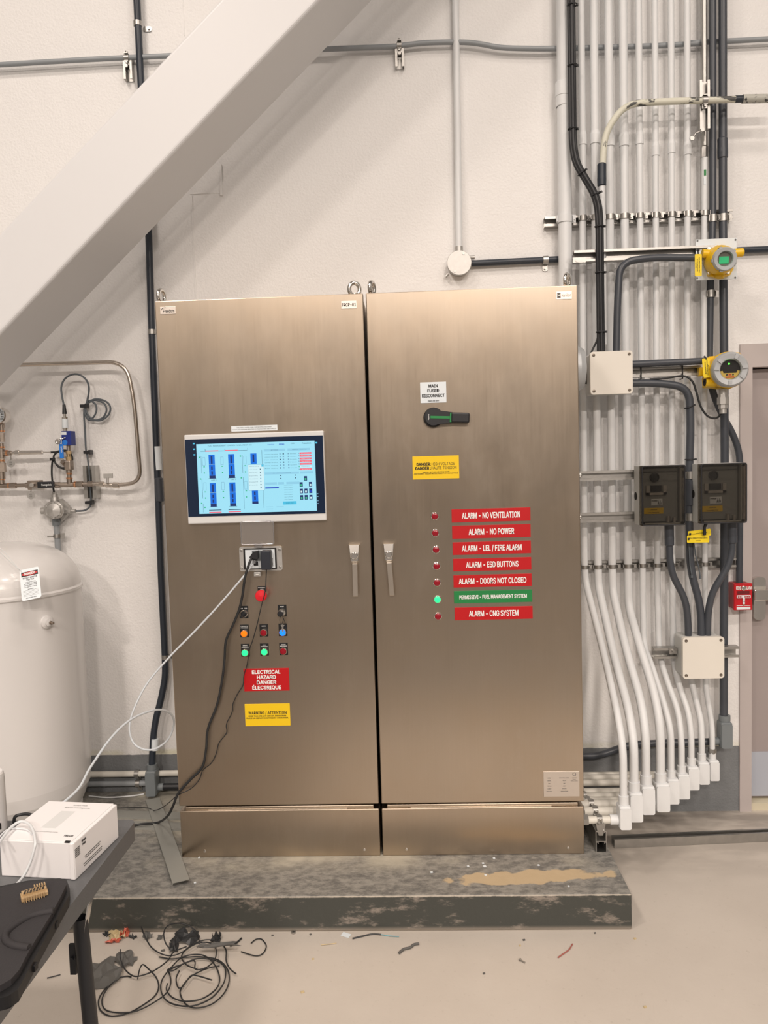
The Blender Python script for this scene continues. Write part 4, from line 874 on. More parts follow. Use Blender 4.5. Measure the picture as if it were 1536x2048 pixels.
# gas detectors
def bolt(par, c, r=.007, m=None): s = MB(); s.lathe(c, -Yv, [(r*1.3, 0), (r*1.3, .002)], 14); s.hexn(V(c)+V((0, -.002, 0)), V(c)+V((0, -.007, 0)), r); return obj('bolt', s, m or M_CHROME, par)
def ytag(par, c, ex, ey, w, h, lines, name='tag'):
    c, ex, ey = V(c), V(ex).normalized(), V(ey).normalized(); k = MB(); nz = ex.cross(ey)
    k.prism(rrect(c, ex, ey, w/2, h/2, .004), nz*.001); o = obj(name, k, M_YTAG, par, label='yellow tag')
    text(o, lines, c, ex, ey, mat=M_INK, bold=.01, up=.0016); return o
a, b = P(1391.5, 479, .47), P(1473.5, 557.5, .47); cx, cz = (a.x+b.x)/2, (a.z+b.z)/2
t = thing('gas_detector', 'upper yellow gas detector with green lit display on a white back plate', 'gas detector', (cx, .48, b.z))
k = MB(); k.box(a.x, .47, b.z, b.x, .474, a.z); obj('back_plate', k, M_WLAB, t, .0008)
for u, v in ((1395, 481.5), (1471, 479.5), (1394.5, 556), (1470.5, 555)): q = P(u, v, .469); s = MB(); s.lathe(q, -Yv, [(.004, 0), (.003, .0015), (0, .002)], 10); obj('plate_screw', s, M_INKG, t)
k = MB(); q = P(1433, 524, .465); k.prism([P(u, v, .470) for u, v in ((1412, 512), (1430, 493), (1455, 496), (1463, 540), (1456, 553), (1440, 556), (1414, 553))], (0, -.022, 0)); obj('mounting_base', k, M_YEL, t, .004)
q0 = P(1437, 521, .45); q1 = P(1451, 517.5, .36); ax = (q1-q0)
k = MB(); rr = px(28, .42); k.lathe(q0, ax, [(rr*1.0, 0), (rr*1.0, ax.length*.3), (rr*.86, ax.length*.75), (rr*.8, ax.length*.8)], 28); obj('housing', k, M_YEL, t)
k = MB(); g0 = P(1404, 507, .43); g1 = P(1430, 509, .43); k.cyl(g0, g1, px(8.2, .43)); g0 = P(1468, 504, .43); g1 = P(1484, 505, .42); k.cyl(P(1455, 507, .43), g1, px(8.2, .42)); k.ball(g1, px(8.2, .42), 14, sq=(.5, 1, 1)); obj('side_hubs', k, M_YEL, t)
k = MB(); g0 = P(1440, 545, .44); k.cyl(g0, P(1438, 555.5, .44), px(9, .44)); obj('bottom_hub', k, M_YEL, t)
ax = ax.normalized(); c0 = q1-ax*.035; ro = px(22.5, .35)
k = MB(); k.lathe(c0, ax, [(ro*1.02, 0), (ro*1.02, .022), (ro, .030), (ro*.93, .037), (ro*.66, .036), (ro*.62, .030), (ro*.60, .022)], 32, cap=False)
for i in range(5): a_ = 2*PI*i/5+.4; e1 = perp(ax); e2 = ax.cross(e1); dd = e1*math.cos(a_)+e2*math.sin(a_); k.obox(c0+dd*ro*1.02+ax*.018, dd*.003, ax*.010, ax.cross(dd)*.006)
obj('cover_ring', k, M_ALPAINT, t)
k = MB(); k.lathe(c0+ax*.020, ax, [(ro*.62, 0), (ro*.62, .001)], 28); disp_ = obj('display_face', k, mat('display_face_grey', al(120, 112, 96), .5), t)
e1 = X-ax*ax.x; e1.normalize(); e2 = -ax.cross(e1)
if e2.z < 0: e2 = -e2
k = MB(); k.obox(c0+ax*.0225-e2*.004-e1*.002, e1*ro*.40, e2*ro*.29, ax*.0008); obj('lit_display', k, glow('lit_display_green', (52, 168, 110), .55), disp_)
k = MB(); k.lathe(c0+ax*.031, ax, [(ro*.62, 0), (0, .0005)], 28, cap=False); obj('glass', k, M_GLASS, t)
for u, v in ((1415.5, 521), (1425, 522)): bolt(t, P(u, v, .44), .005)
for u, v in ((1418.3, 546), (1455.5, 545), (1418, 498)): bolt(t, P(u, v, .446), .006)
for u, v in ((1396, 500),): k = MB(); q = P(u, v, .44); k.ball(q, .007, 10); k.tube([q, P(1397, 512, .43)], .003, 6); obj('tag_tie', k, M_BLACK, t)
a, b = P(1389.5, 508.5, .425), P(1403.5, 552, .425)
ytag(t, (a+b)/2, Z*-1, X, a.z-b.z, b.x-a.x, [('CALIBRATION TAG', .004, .06, .004), ('GAS SENSOR', -.004, .05, .004), ('DATE', -.010, .02, .003)])

t = thing('gas_detector', 'lower yellow gas detector with dark round window beside the door frame', 'gas detector', P(1455, 775, .46))
q0 = P(1447, 742, .47); q1 = P(1462, 738.5, .34); ax = q1-q0; rr = px(33, .42)
k = MB(); k.lathe(q0, ax, [(rr*.9, 0), (rr*1.06, ax.length*.25), (rr*1.06, ax.length*.62), (rr*1.0, ax.length*.7)], 32); obj('housing', k, M_YEL, t)
k = MB(); k.prism([P(u, v, .44) for u, v in ((1417, 713), (1440, 711), (1462, 703), (1478, 705), (1486, 712), (1486, 745), (1478, 770), (1456, 779), (1432, 775), (1414, 774), (1412, 755), (1417, 745))], (0, .05, 0)); obj('body_block', k, M_YEL, t, .006)
k = MB(); k.cyl(P(1410, 765, .42), P(1430, 766, .42), px(8.5, .42)); obj('side_hub', k, M_YEL, t); k = MB(); g = P(1410, 765, .42); k.lathe(g, -X, [(.014, -.002), (.014, .004), (.007, .004), (.006, .001)], 14); obj('plug', k, M_DARK, t)
k = MB(); k.box(P(1395, 735, .48).x, .46, P(1395, 753, .48).z, P(1412, 735, .48).x, .49, P(1395, 735, .48).z); obj('mounting_bracket', k, M_YEL, t, .004)
axn = ax.normalized(); c0 = q1-axn*.045; ro = px(33.5, .34)
k = MB(); k.lathe(c0, axn, [(ro*1.02, -.006), (ro*1.02, .006)], 36, cap=False); obj('gasket_ring', k, M_INKG, t)
k = MB(); k.lathe(c0, axn, [(ro*1.03, .004), (ro*1.03, .026), (ro*.97, .040), (ro*.90, .046), (ro*.62, .044), (ro*.57, .038), (ro*.56, .026)], 40, cap=False)
e1 = X-axn*axn.x; e1.normalize(); e2 = axn.cross(e1)
if e2.z < 0: e2 = -e2
for a_ in (.15, 1.0+.2, 2.45, 3.05, -.6, -1.6): dd = e1*math.cos(a_)+e2*math.sin(a_); k.obox(c0+dd*ro*.78+axn*.046, dd*ro*.14, axn*.004, axn.cross(dd)*.006)
obj('cover_ring', k, M_ALPAINT, t)
k = MB(); k.lathe(c0+axn*.026, axn, [(ro*.57, 0), (ro*.57, .001)], 32); f_ = obj('display_face', k, M_DARK, t)
k = MB(); cc = c0+axn*.0275
pts = [cc+(e1*math.cos(a_)+e2*math.sin(a_))*ro*.545 for a_ in [PI+.15+(PI-.3)*i/16 for i in range(17)]]
pts += [cc+e1*ro*.40-e2*ro*.06, cc+e1*ro*.36-e2*ro*.2, cc-e1*ro*.36-e2*ro*.2, cc-e1*ro*.40-e2*ro*.06]; k.prism(pts, axn*.001); obj('yellow_face', k, mat('dull_yellow_face', al(206, 170, 74), .5), f_)
k = MB(); k.obox(cc-e2*ro*.44+axn*.0015, e1*ro*.24, e2*ro*.035, axn*.0004); k.obox(cc-e2*ro*.30+axn*.0015, e1*ro*.08, e2*ro*.03, axn*.0004); obj('red_print', k, M_RED, f_)
k = MB()
for s in (-1, 1): k.lathe(cc-e2*ro*.30+e1*ro*.17*s+axn*.001, axn, [(ro*.05, 0), (ro*.05, .0008)], 10)
obj('button', k, M_INK, f_)
k = MB(); k.ball(cc+e2*ro*.33-e1*ro*.06, .0036, 10); obj('green_indicator', k, glow('lit_indicator_green', (90, 255, 70), 3.0), f_)
k = MB(); k.lathe(c0+axn*.037, axn, [(ro*.57, 0), (0, .0005)], 28, cap=False); obj('glass', k, M_GLASS, t)
k = MB(); a = P(1446, 778, .42); a.y = .42
for z0, z1, r in ((0, .022, .017), (.022, .034, .021), (.034, .062, .025), (.062, .080, .020), (.080, .10, .014)): k.cyl(a-Z*z0, a-Z*z1, r, n=8 if r > .018 else 14, smooth=False)
obj('cable_gland', k, M_CAST, t)
a, b = P(1404.5, 716.5, .40), P(1421, 755, .40)
ytag(t, (a+b)/2, V((.08, 0, -1)), V((1, 0, .08)), a.z-b.z, (b.x-a.x)*.9, [('CALIBRATION TAG', .004, .06, .004), ('GAS SENSOR', -.004, .05, .004), ('DATE', .009, .02, .003)])
k = MB(); k.tube(PP([(1409, 713, .43), (1412, 718, .398)], 0), .004, 6); obj('tag_tie', k, M_BLACK, t)

# smoked meter boxes
def meter_box(u0, v0, u1, v1, label):
    yf, d = .355, .115
    a, b = P(u0, v0, yf), P(u1, v1, yf); cx, cz, hw, hh = (a.x+b.x)/2, (a.z+b.z)/2, (b.x-a.x)/2, (a.z-b.z)/2
    t = thing('meter_box', label, 'enclosure', (cx, yf+d, cz-hh))
    k = MB(); y1, y0 = yf+d, yf+.040; W_ = .006
    k.box(cx-hw, y0, cz-hh, cx-hw+W_, y1, cz+hh); k.box(cx+hw-W_, y0, cz-hh, cx+hw, y1, cz+hh); k.box(cx-hw+W_, y0, cz+hh-W_, cx+hw-W_, y1, cz+hh); k.box(cx-hw+W_, y0, cz-hh, cx+hw-W_, y1, cz-hh+W_); k.box(cx-hw+W_, y1-W_, cz-hh+W_, cx+hw-W_, y1, cz+hh-W_)
    obj('box_body', k, M_LGREY, t, .002)
    k = MB(); k.lathe((cx-hw-.0005, (y0+y1)/2+.01, cz-.004), -X, [(.016, -.003), (.016, .002), (.012, .003)], 18); obj('knockout_plug', k, M_DARK, t)
    k = MB(); k.box(cx-hw+.012, y0+.024, cz-hh+.012, cx+hw-.012, y0+.028, cz+hh-.012); inn = obj('inner_panel', k, mat('inner_panel_grey', al(150, 146, 138), .5) if 'inner_panel_grey' not in bpy.data.materials else bpy.data.materials['inner_panel_grey'], t)
    yi = y0+.024
    k = MB(); k.lathe((cx-hw*.22, yi, cz+hh*.60), -Yv, [(.019, 0), (.019, .010), (.014, .012), (.013, .006), (0, .006)], 22); obj('knob', k, M_BLACK, inn)
    k = MB(); x0, z0 = cx-hw*.62, cz+hh*.0; k.box(x0, yi-.010, z0, x0+hw*.95, yi, z0+.010); k.box(x0, yi-.010, z0, x0+.014, yi, z0+hh*.32); k.box(x0+hw*.95-.014, yi-.010, z0, x0+hw*.95, yi, z0+hh*.32); obj('display_bracket', k, M_CAST, inn)
    k = MB(); k.box(x0+.02, yi-.006, z0+.014, x0+hw*.95-.02, yi, z0+hh*.32); obj('meter_display', k, M_BLACK, inn)
    ly = y0-.001; k = MB(); x0, z0 = cx-hw*.36, cz-hh*.36; k.box(x0, yi-.0015, z0, x0+hw*.52, yi, z0+hh*.225); lb = obj('white_label', k, M_WLAB, inn); text(lb, 'POWER', (x0+hw*.15, yi-.0016, z0+hh*.16), X, Z, hw*.26, .004, M_INK, .03)
    k = MB(); 
    for i in range(8): k.box(x0+hw*(.29+.025*i), yi-.0022, z0+hh*.03, x0+hw*(.305+.025*i), yi-.0014, z0+hh*(.07+.05*((i*7) % 3)))
    obj('label_print', k, M_INK, lb)
    k = MB(); x0, z0 = cx-hw*.70, cz-hh*.64; k.box(x0, yi-.0015, z0, x0+hw*.90, yi, z0+hh*.20); lb = obj('yellow_label', k, M_YLAB, inn); text(lb, [('LINE METER', .005, hw*.3, .0036), ('CALIBRATED', -.006, hw*.5, .003)], (x0+hw*.45, yi-.0016, z0+hh*.10), X, Z, mat=M_INK, bold=.01)
    k = MB(); k.cyl((cx+hw*.40, yi-.01, cz-hh+.008), (cx+hw*.40, yi-.01, cz-hh+.035), .008, n=10); k.box(cx+hw*.62, yi-.016, cz-hh+.008, cx+hw*.72, yi, cz-hh+.028); obj('terminal', k, M_CAST, inn)
    # smoked lid: five sides
    T = .003; k = MB(); x0, x1, z0, z1 = cx-hw+.0005, cx+hw-.0005, cz-hh+.0005, cz+hh-.0005
    k.prism(rrect((cx, yf+T, cz), X, Z, hw, hh, .008), (0, -T, 0)); k.box(x0, yf+T, z0, x0+T, y0, z1); k.box(x1-T, yf+T, z0, x1, y0, z1); k.box(x0+T, yf+T, z1-T, x1-T, y0, z1); k.box(x0+T, yf+T, z0, x1-T, y0, z0+T)
    obj('smoked_cover', k, M_SMOKE, t, label='smoked translucent front cover')
    k = MB(); k.tube(rrect((cx, yf+.001, cz), X, Z, hw-.002, hh-.002, .008), .0028, 6, closed=True); obj('cover_rim', k, M_BLACK, t)
    for sx in (-.9, .9):
        for sz in (-.92, .92): k = MB(); k.lathe((cx+hw*sx, yf+.02, cz+hh*sz), -Yv, [(.005, 0), (.005, .012)], 10); obj('cover_screw', k, M_BLACK, t)
    return t
meter_box(1283.5, 932, 1371.5, 1050, 'left grey meter box with smoked cover on the channels')
mb2 = meter_box(1402, 928, 1494, 1045.5, 'right grey meter box with smoked cover, overlapping the door side')
c = P(1395.5, 1066, .40); t = thing('hanging_tags', 'pair of yellow tags taped together under the right meter box', 'tag', c)
ytag(t, P(1399, 1066.5, .40), V((1, 0, .10)), V((-.10, 0, 1)), .092, .028, [('CALIBRATION TAG', .0, .06, .004)])
ytag(t, P(1396, 1078, .396), V((1, 0, -.01)), V((.01, 0, 1)), .090, .030, [('CALIBRATION DATE', .004, .075, .004), ('SENSOR', -.007, .02, .003)])
k = MB(); k.tube(PP([(1412, 1047, .385), (1409, 1055, .385), (1409, 1070, .385)], 0), [.008, .006, .007], 8); obj('tape', k, M_BLACK, t)
for u, v in ((1380.5, 1068), (1377.5, 1078)): k = MB(); q = P(u, v, .393); k.ball(q, .005, 8); obj('tie', k, M_BLACK, t)

# fire alarm pull station
a, b = P(1468.5, 1167.5, .545), P(1505.5, 1220.5, .545); cx, cz, hw, hh = (a.x+b.x)/2, (a.z+b.z)/2, (b.x-a.x)/2, (a.z-b.z)/2
t = thing('fire_alarm_station', 'red fire alarm pull station by the door frame', 'fire alarm', (cx, YW, cz-hh))
k = MB(); k.box(cx-hw+.004, .565, cz-hh+.003, cx+hw-.004, YW-.001, cz+hh-.002); obj('back_box', k, mat('fire_backbox', al(150, 52, 50), .5), t, .003)
k = MB(); k.box(cx-hw, .547, cz-hh, cx+hw, .566, cz+hh); fb = obj('red_face', k, M_FIRE, t, .004, 3)
text(fb, [('FIRE', hh*.66, hw*.50, .013)], (cx-hw*.52, .547, cz), X, Z, mat=M_WINK, bold=.02); text(fb, [('ALARM', hh*.66, hw*.62, .013)], (cx+hw*.56, .547, cz), X, Z, mat=M_WINK, bold=.02)
k = MB(); k.lathe((cx+hw*.02, .547, cz+hh*.66), -Yv, [(.0105, 0), (.0105, .004), (.007, .005), (.006, .003), (0, .003)], 18); obj('key_lock', k, M_CHROME, t)
k = MB(); k.box(cx-hw*.66, .5465, cz+hh*.18, cx+hw*.66, .550, cz+hh*.44); obj('recess', k, mat('fire_dark_red', al(110, 16, 22), .5), t)
k = MB(); k.box(cx-hw*.74, .5405, cz-hh*.08, cx+hw*.74, .547, cz+hh*.14); k.box(cx-hw*.10, .5405, cz-hh*.52, cx+hw*.12, .547, cz-hh*.08); pb = obj('pull_handle', k, M_WLAB, t, .001)
text(pb, [('PULL   DOWN', 0, hw*1.3, .009)], (cx, .5405, cz+hh*.03), X, Z, mat=M_FIRE, bold=.02)
k = MB(); q = V((cx+.001, .5402, cz-hh*.25)); k.add([q+V((-.0012, 0, .008)), q+V((.0012, 0, .008)), q+V((.0012, 0, -.004)), q+V((-.0012, 0, -.004))], [(3, 2, 1, 0)]); k.add([q+V((-.003, 0, -.004)), q+V((.003, 0, -.004)), q+V((0, 0, -.010))], [(2, 1, 0)]); obj('arrow', k, M_INK, pb)
k = MB(); k.lathe((cx+.002, .547, cz-hh*.58), -Yv, [(.005, 0), (.004, .003), (0, .0035)], 12); obj('screw', k, M_BRASS, t)
k = MB(); k.box(cx-hw*.72, .5462, cz-hh*.94, cx+hw*.76, .5475, cz-hh*.74); obj('white_strip', k, M_WLAB, t)
k = MB(); k.box(cx-hw*.72, .5462, cz-hh*.66, cx+hw*.76, .5475, cz-hh*.63); obj('white_line', k, M_WLAB, t)

# ---------------------------------------------------------------- left wall: black conduit, low pipes
t = thing('black_conduit', 'black vertical conduit left of the cabinets with a white band and low grey elbow', 'conduit', P(304, 1590, .56))
yl = .585
q = PP([(275, 0), (279, 110), (297, 455), (303, 650), (313, 900), (322, 1150), (330, 1315)], yl); q[0].z = 6.4
q2 = PP([(330, 1315, yl), (331, 1352, yl), (322, 1400, .57), (311, 1440, .565), (306, 1480, .56), (304, 1535, .555)], 0)
k = MB(); k.tube(fillet(q+q2[1:], .10), px(13.5, yl)/2, 16); obj('pipe', k, M_DKPVC, t)
k = MB(); k.cyl(P(317, 940, yl), P(314, 893, yl), px(14.5, yl)/2, n=18); o = obj('white_band', k, M_WLAB, t, label='white paper band')
k = MB(); k.cyl(P(309.5, 1500, .553), P(310, 1478, .555), px(14.6, .555)/2, n=18); obj('white_band', k, M_WLAB, t, label='small white band near the foot')
coupling(t, P(320, 1002, yl), P(317, 957, yl), px(17, yl)/2, M_PVC)
for u, v, s in ((275.5, 48, 1), (304, 664, 1), (331, 1314, 1)):
    c = P(u, v, yl); r = px(13.8, yl)/2
    k = MB(); k.lathe(c-Z*.010, Z, [(r, 0), (r+.003, 0), (r+.003, .02), (r, .02)], 16, cap=False); k.prism(rrect((c.x+r+.016, YW-.002, c.z-.006), X, Z, .018, .011, .008), (0, -.003, 0)); k.cyl((c.x+r+.022, YW-.004, c.z-.006), (c.x+r+.022, YW-.010, c.z-.006), .005, n=8); obj('strap', k, M_ZINC, t)
conduit_body(t, P(303.5, 1528, .555), px(22, .55), px(64, .55), px(28, .55), M_GREY, hub=.020, hr=px(10.5, .55))
c = P(312, 1574, .56); k = MB(); k.cyl((c.x, c.y, c.z), (c.x+.035, c.y, c.z), .017); obj('side_hub', k, M_GREY, t)
k = MB(); k.cyl((c.x+.03, c.y, c.z), (c.x+.20, c.y, c.z), .0155); obj('branch_pipe', k, M_BLACK, t)
def lowpipe(label, u0, v0, u1, v1, wpx, m, cu, y=.585):
    a, b = P(u0, v0, y), P(u1, v1, y); zz = (a.z+b.z)/2
    t = thing('low_pipe', label, 'pipe', (a.x, y, zz)); a = V((-2.6, y, zz)); b.z = zz
    k = MB(); k.cyl(a, V((b.x, y, zz)), px(wpx, y)/2, n=14); obj('pipe', k, m, t)
    c = P(cu, v0, y); c.z = zz; r = px(wpx, y)/2
    k = MB(); k.lathe(c-X*.010, X, [(r, 0), (r+.004, 0), (r+.004, .02), (r, .02)], 16, cap=False); k.obox(c+V((0, .024, -r-.012)), X*.009, (0, .004, 0), (0, 0, .016)); k.hexn(c+V((0, .019, -r-.016)), c+V((0, .012, -r-.016)), .006); obj('strap', k, M_ZINC, t)
lowpipe('upper white pipe running low along the wall left of the cabinets', 178, 1545, 440, 1549, 12.5, M_DIRTY, 274)
lowpipe('lower grey pipe running low along the wall into the grey elbow', 178, 1567, 296, 1567, 11.5, M_GREYPIPE, 276)
# flat strips on the plinth
def strip(label, a, b, w_, h_, lift=0):
    a, b = V(a), V(b); ax = (b-a).normalized(); s = V((-ax.y, ax.x, 0)).normalized()
    k = MB(); T = .002; k.prism([a+s*w_/2+Z*(h_+lift), a-s*w_/2+Z*(h_+lift), a-s*w_/2+Z*lift, a-s*(w_/2-T)+Z*lift, a-s*(w_/2-T)+Z*(h_-T+lift), a+s*(w_/2-T)+Z*(h_-T+lift), a+s*(w_/2-T)+Z*lift, a+s*w_/2+Z*lift], b-a)
    return one('trunking_cover', k, M_STRIP, label, 'trunking cover')
strip('long grey plastic trunking cover lying across the plinth from the low elbow towards the front', (-.282, .50, PADZ), (.055, -.190, PADZ), .060, .0062, .0085)
strip('grey plastic trunking cover lying level behind the long one, half under the cabinet edge', (-1.0, .330, PADZ+.0002), (.10, .235, PADZ+.0002), .060, .0075)
strip('grey plastic trunking cover nearest the wall, lying level behind the long one', (-1.0, .42, PADZ+.0002), (.10, .330, PADZ+.0002), .060, .0075)
k = MB(); k.tube(spline([PZ(178, 1592, PADZ+.004), PZ(215, 1595, PADZ+.004), PZ(262, 1592, PADZ+.004), PZ(288, 1588, PADZ+.004)]), .0035, 6); one('floor_wire', k, M_WCABLE, 'thin pale wire lying on the plinth along the wall under the low pipes', 'wire')

# ---------------------------------------------------------------- instrument pipework
yi = .53
t = thing('instrument_tube', 'stainless steel tube bent in a large rounded loop on the left wall', 'tube', P(215, 971, yi))
k = MB(); k.tube(fillet([V((-2.2, yi, P(0, 731, yi).z))]+PP([(35, 729.5), (252, 723.5), (268, 800), (282, 966), (222, 971), (212, 971)], yi), .13, 10), px(8.2, yi)/2, 14); obj('tube', k, M_TUBE, t)
t = thing('instrument_manifold', 'steel pipe manifold with valves, pressure gauge and blue transmitter on the left wall', 'manifold', P(100, 975, yi))
def pc(a, b, wpx, m=M_BRASSY, name='pipe_fitting', hexa=False, n=14):
    k = MB(); r = px(wpx, yi)/2; A_, B_ = P(a[0], a[1], yi), P(b[0], b[1], yi)
    (k.hexn if hexa else k.cyl)(*((A_, B_, r) if hexa else (A_, B_, r, None, n))); return obj(name, k, m, t)
def ring(u, v, wpx, vert=False):
    pc((u-1.8, v) if not vert else (u, v-1.8), (u+1.8, v) if not vert else (u, v+1.8), wpx, M_COPPER, 'sealing_ring')
pc((-40, 972), (20, 971.5), 10, name='pipe'); ring(18, 971.5, 11); pc((20, 971.5), (33, 971), 12, hexa=True); pc((33, 971), (52, 970.5), 8, name='pipe'); pc((52, 970.5), (60, 970.5), 11)
k = MB(); a, b = P(58, 961, yi), P(84, 979, yi); k.box(a.x, yi-.02, b.z, b.x, yi+.02, a.z); vb = obj('valve_body', k, M_BRASSY, t, .004)
k = MB(); a, b = P(76, 963.5, yi-.03), P(110, 975.5, yi-.03); k.box(a.x, yi-.042, b.z, b.x, yi-.026, a.z); hd = obj('valve_handle', k, M_BLACK, vb, .004, label='black valve handle'); 
k = MB(); a, b = P(64, 975, yi-.03), P(90, 979, yi-.03); k.box(a.x, yi-.032, b.z, b.x, yi-.026, a.z); k.hexn(P(63, 970, yi-.018), P(63, 970, yi-.035), .010); obj('handle_stem', k, M_CHROME, vb)
text(vb, 'Swagelok', P(93, 969.5, yi-.0425), X, Z, .045, .008, M_WINK, .01)
pc((84, 970.5), (113, 970), 9, name='pipe'); pc((110, 970), (120, 969.8), 12); pc((120, 969.5), (148, 969), 10, name='pipe'); ring(151, 968.8, 12); pc((153, 968.6), (166, 968.4), 12, hexa=True); pc((166, 968.3), (176, 968.2), 8); pc((176, 968), (186, 967.8), 11, hexa=True); pc((186, 967.8), (203, 968), 9, M_TUBE); pc((199, 968), (208, 968.5), 11, M_TUBE, hexa=True); pc((208, 969), (226, 970.5), 8, M_TUBE); pc((226, 970.5), (238, 970.8), 12, M_TUBE, hexa=True)
k = MB(); a, b = P(207, 947, yi-.01), P(226, 956, yi-.01); k.box(a.x, yi-.014, b.z, b.x, yi-.006, a.z); k.cyl(P(215, 955, yi-.01), P(215, 966, yi-.01), .006); obj('toggle', k, M_CAST, t, .002)
# tee riser with valve, blue block and transmitter
pc((139, 968), (139, 957), 11); ring(138.8, 957, 12.5, True); pc((138.6, 955), (138.5, 948), 9); ring(138.5, 947, 11, True); pc((138.5, 945), (138, 938), 12)
k = MB(); a, b = P(131, 921, yi), P(145, 940, yi); k.box(a.x, yi-.02, b.z, b.x, yi+.02, a.z); k.hexn(P(131, 930, yi), P(125, 923, yi-.02), .012); vb = obj('valve_body', k, M_BRASSY, t, .005)
k = MB(); k.obox(P(123, 902.5, yi-.03), X*px(4.1, yi), Yv*.003, Z*px(14.5, yi)); obj('lever', k, M_LBLUE, vb, .002, label='light blue valve lever')
text(vb, 'VALVE', P(123, 899, yi-.0335), Z, -X, .026, .006, M_WINK, .01)
for v0, v1, w_, m_ in ((921, 914, 11, M_BRASS), (914, 908, 9, M_BRASS), (908, 902, 11, M_BRASS), (902, 891, 8.5, M_BRASSY)): pc((137.5, v0), (137, v1), w_, m_, hexa=w_ > 10)
k = MB(); a, b = P(121, 862.5, yi-.02), P(144, 890.5, yi-.02); k.box(a.x+.004, yi-.024, b.z, b.x-.001, yi+.024, a.z); bb = obj('blue_block', k, M_BLUE, t, .002, label='dark blue block valve')
k = MB(); a, b = P(122.5, 864, yi-.024), P(133, 869.5, yi-.024); k.box(a.x, yi-.0245, b.z, b.x, yi-.0238, a.z); obj('white_sticker', k, M_WLAB, bb)
k = MB(); c = P(129.5, 885, yi-.024); k.lathe(c, -Yv, [(.012, 0), (.012, .0006), (0, .0007)], 16); obj('blue_sticker', k, M_LBLUE, bb)
k = MB(); k.tube(spline([P(130, 875, yi-.028), P(124, 877, yi-.035), P(117, 877.5, yi-.04)]), .003, 6); k.lathe(P(116, 883, yi-.04), -Yv, [(.012, -.004), (.012, .004), (.007, .005), (.007, -.001)], 14); obj('vent_knob', k, M_CHROME, bb)
pc((130.5, 862), (130.3, 858), 9, M_CHROME); pc((130.3, 858), (129.6, 834), 12, M_CHROME, 'transmitter_body'); pc((129.5, 834), (129.2, 828), 6, M_CHROME)
k = MB(); a, b = P(130.3, 856, yi), P(129.8, 838, yi); k.cyl(a, b, px(12.15, yi)/2, n=20, cap=False); obj('print_band', k, M_WLAB, t)
k = MB(); k.cyl(P(129.2, 828, yi), P(128, 809, yi), px(9, yi)/2, px(6, yi)/2); obj('cable_plug', k, M_BLACK, t)
# left riser with gauge
for v0, v1, w_ in ((968, 958, 12), (958, 944, 14), (944, 926, 17), (926, 916, 11), (916, 898, 13), (897, 886, 9), (884, 866, 11), (864, 850, 9)): pc((4, v0), (3, v1), w_, hexa=w_ in (17, 11))
for v in (958, 921, 894.5, 862.5): ring(3.5, v, 12, True)
pc((8, 906), (13, 906), 11); ring(14, 906, 12); pc((15.5, 906), (23, 906), 10, hexa=True); pc((23, 906), (31, 905.7), 6, M_CHROME); pc((31, 905.6), (39, 905.4), 11, M_CHROME, hexa=True); pc((39, 905.4), (85, 904.5), 8.6, M_CHROME, 'temperature_probe'); pc((85, 904.5), (102, 904.3), 2.2, M_CHROME, 'probe_stem')
c = P(-2, 831, yi-.01); rg = px(17.5, yi)
k = MB(); k.lathe(c+V((0, .035, 0)), -Yv, [(rg*.9, 0), (rg*1.0, .03), (rg*1.02, .05), (rg*.92, .056), (rg*.88, .050)], 36); gg = obj('gauge_case', k, M_CHROME, t)
k = MB(); k.lathe(c+V((0, -.0145, 0)), -Yv, [(rg*.88, 0), (rg*.88, .001)], 32); gf = obj('gauge_face', k, M_WLAB, gg)
for i in range(11):
    a = math.radians(225-27*i); text(gg, str(i*10), c+V((rg*.62*math.cos(a), -.0158, rg*.62*math.sin(a))), X, Z, None, .007, M_INK, .02, 'dial_number')
k = MB(); k.lathe(c+V((0, -.0195, 0)), -Yv, [(rg*.88, 0), (0, .0004)], 28, cap=False); obj('gauge_glass', k, M_GLASS, gg)
k = MB(); k.lathe(P(4, 851, yi+.01), Z, [(.012, -.01), (.012, .02)], 12); obj('gauge_stem', k, M_BRASSY, t)
for u, v, ut, vt in ((22, 926.5, 22, 911), (62, 990.5, 62.5, 976)):
    c = P(u, v, yi-.012); k = MB(); k.lathe(c, -Yv, [(px(8.3, yi), 0), (px(8.3, yi), .0012), (0, .0013)], 24); o = obj('tag_disc', k, M_CAST, t); k = MB(); k.tube([c+Z*.013, P(ut, vt, yi-.012)], .0022, 6); obj('tag_wire', k, M_CHROME, t)
    text(o, [('CV', .004, .010, .006), ('101', -.005, .012, .006)], c+V((0, -.0014, 0)), X, Z, mat=M_INK)
# small channel
a, b = P(186.5, 931, YW-.001), P(187, 996, YW-.001); b.x = a.x
t = thing('mounting_channel', 'short upright galvanised channel behind the instrument tube', 'strut', b)
k = MB(); channel(k, a, b, (0, -1, 0), px(25, .6), .05, lip=.016); obj('channel', k, M_ZINC, t)
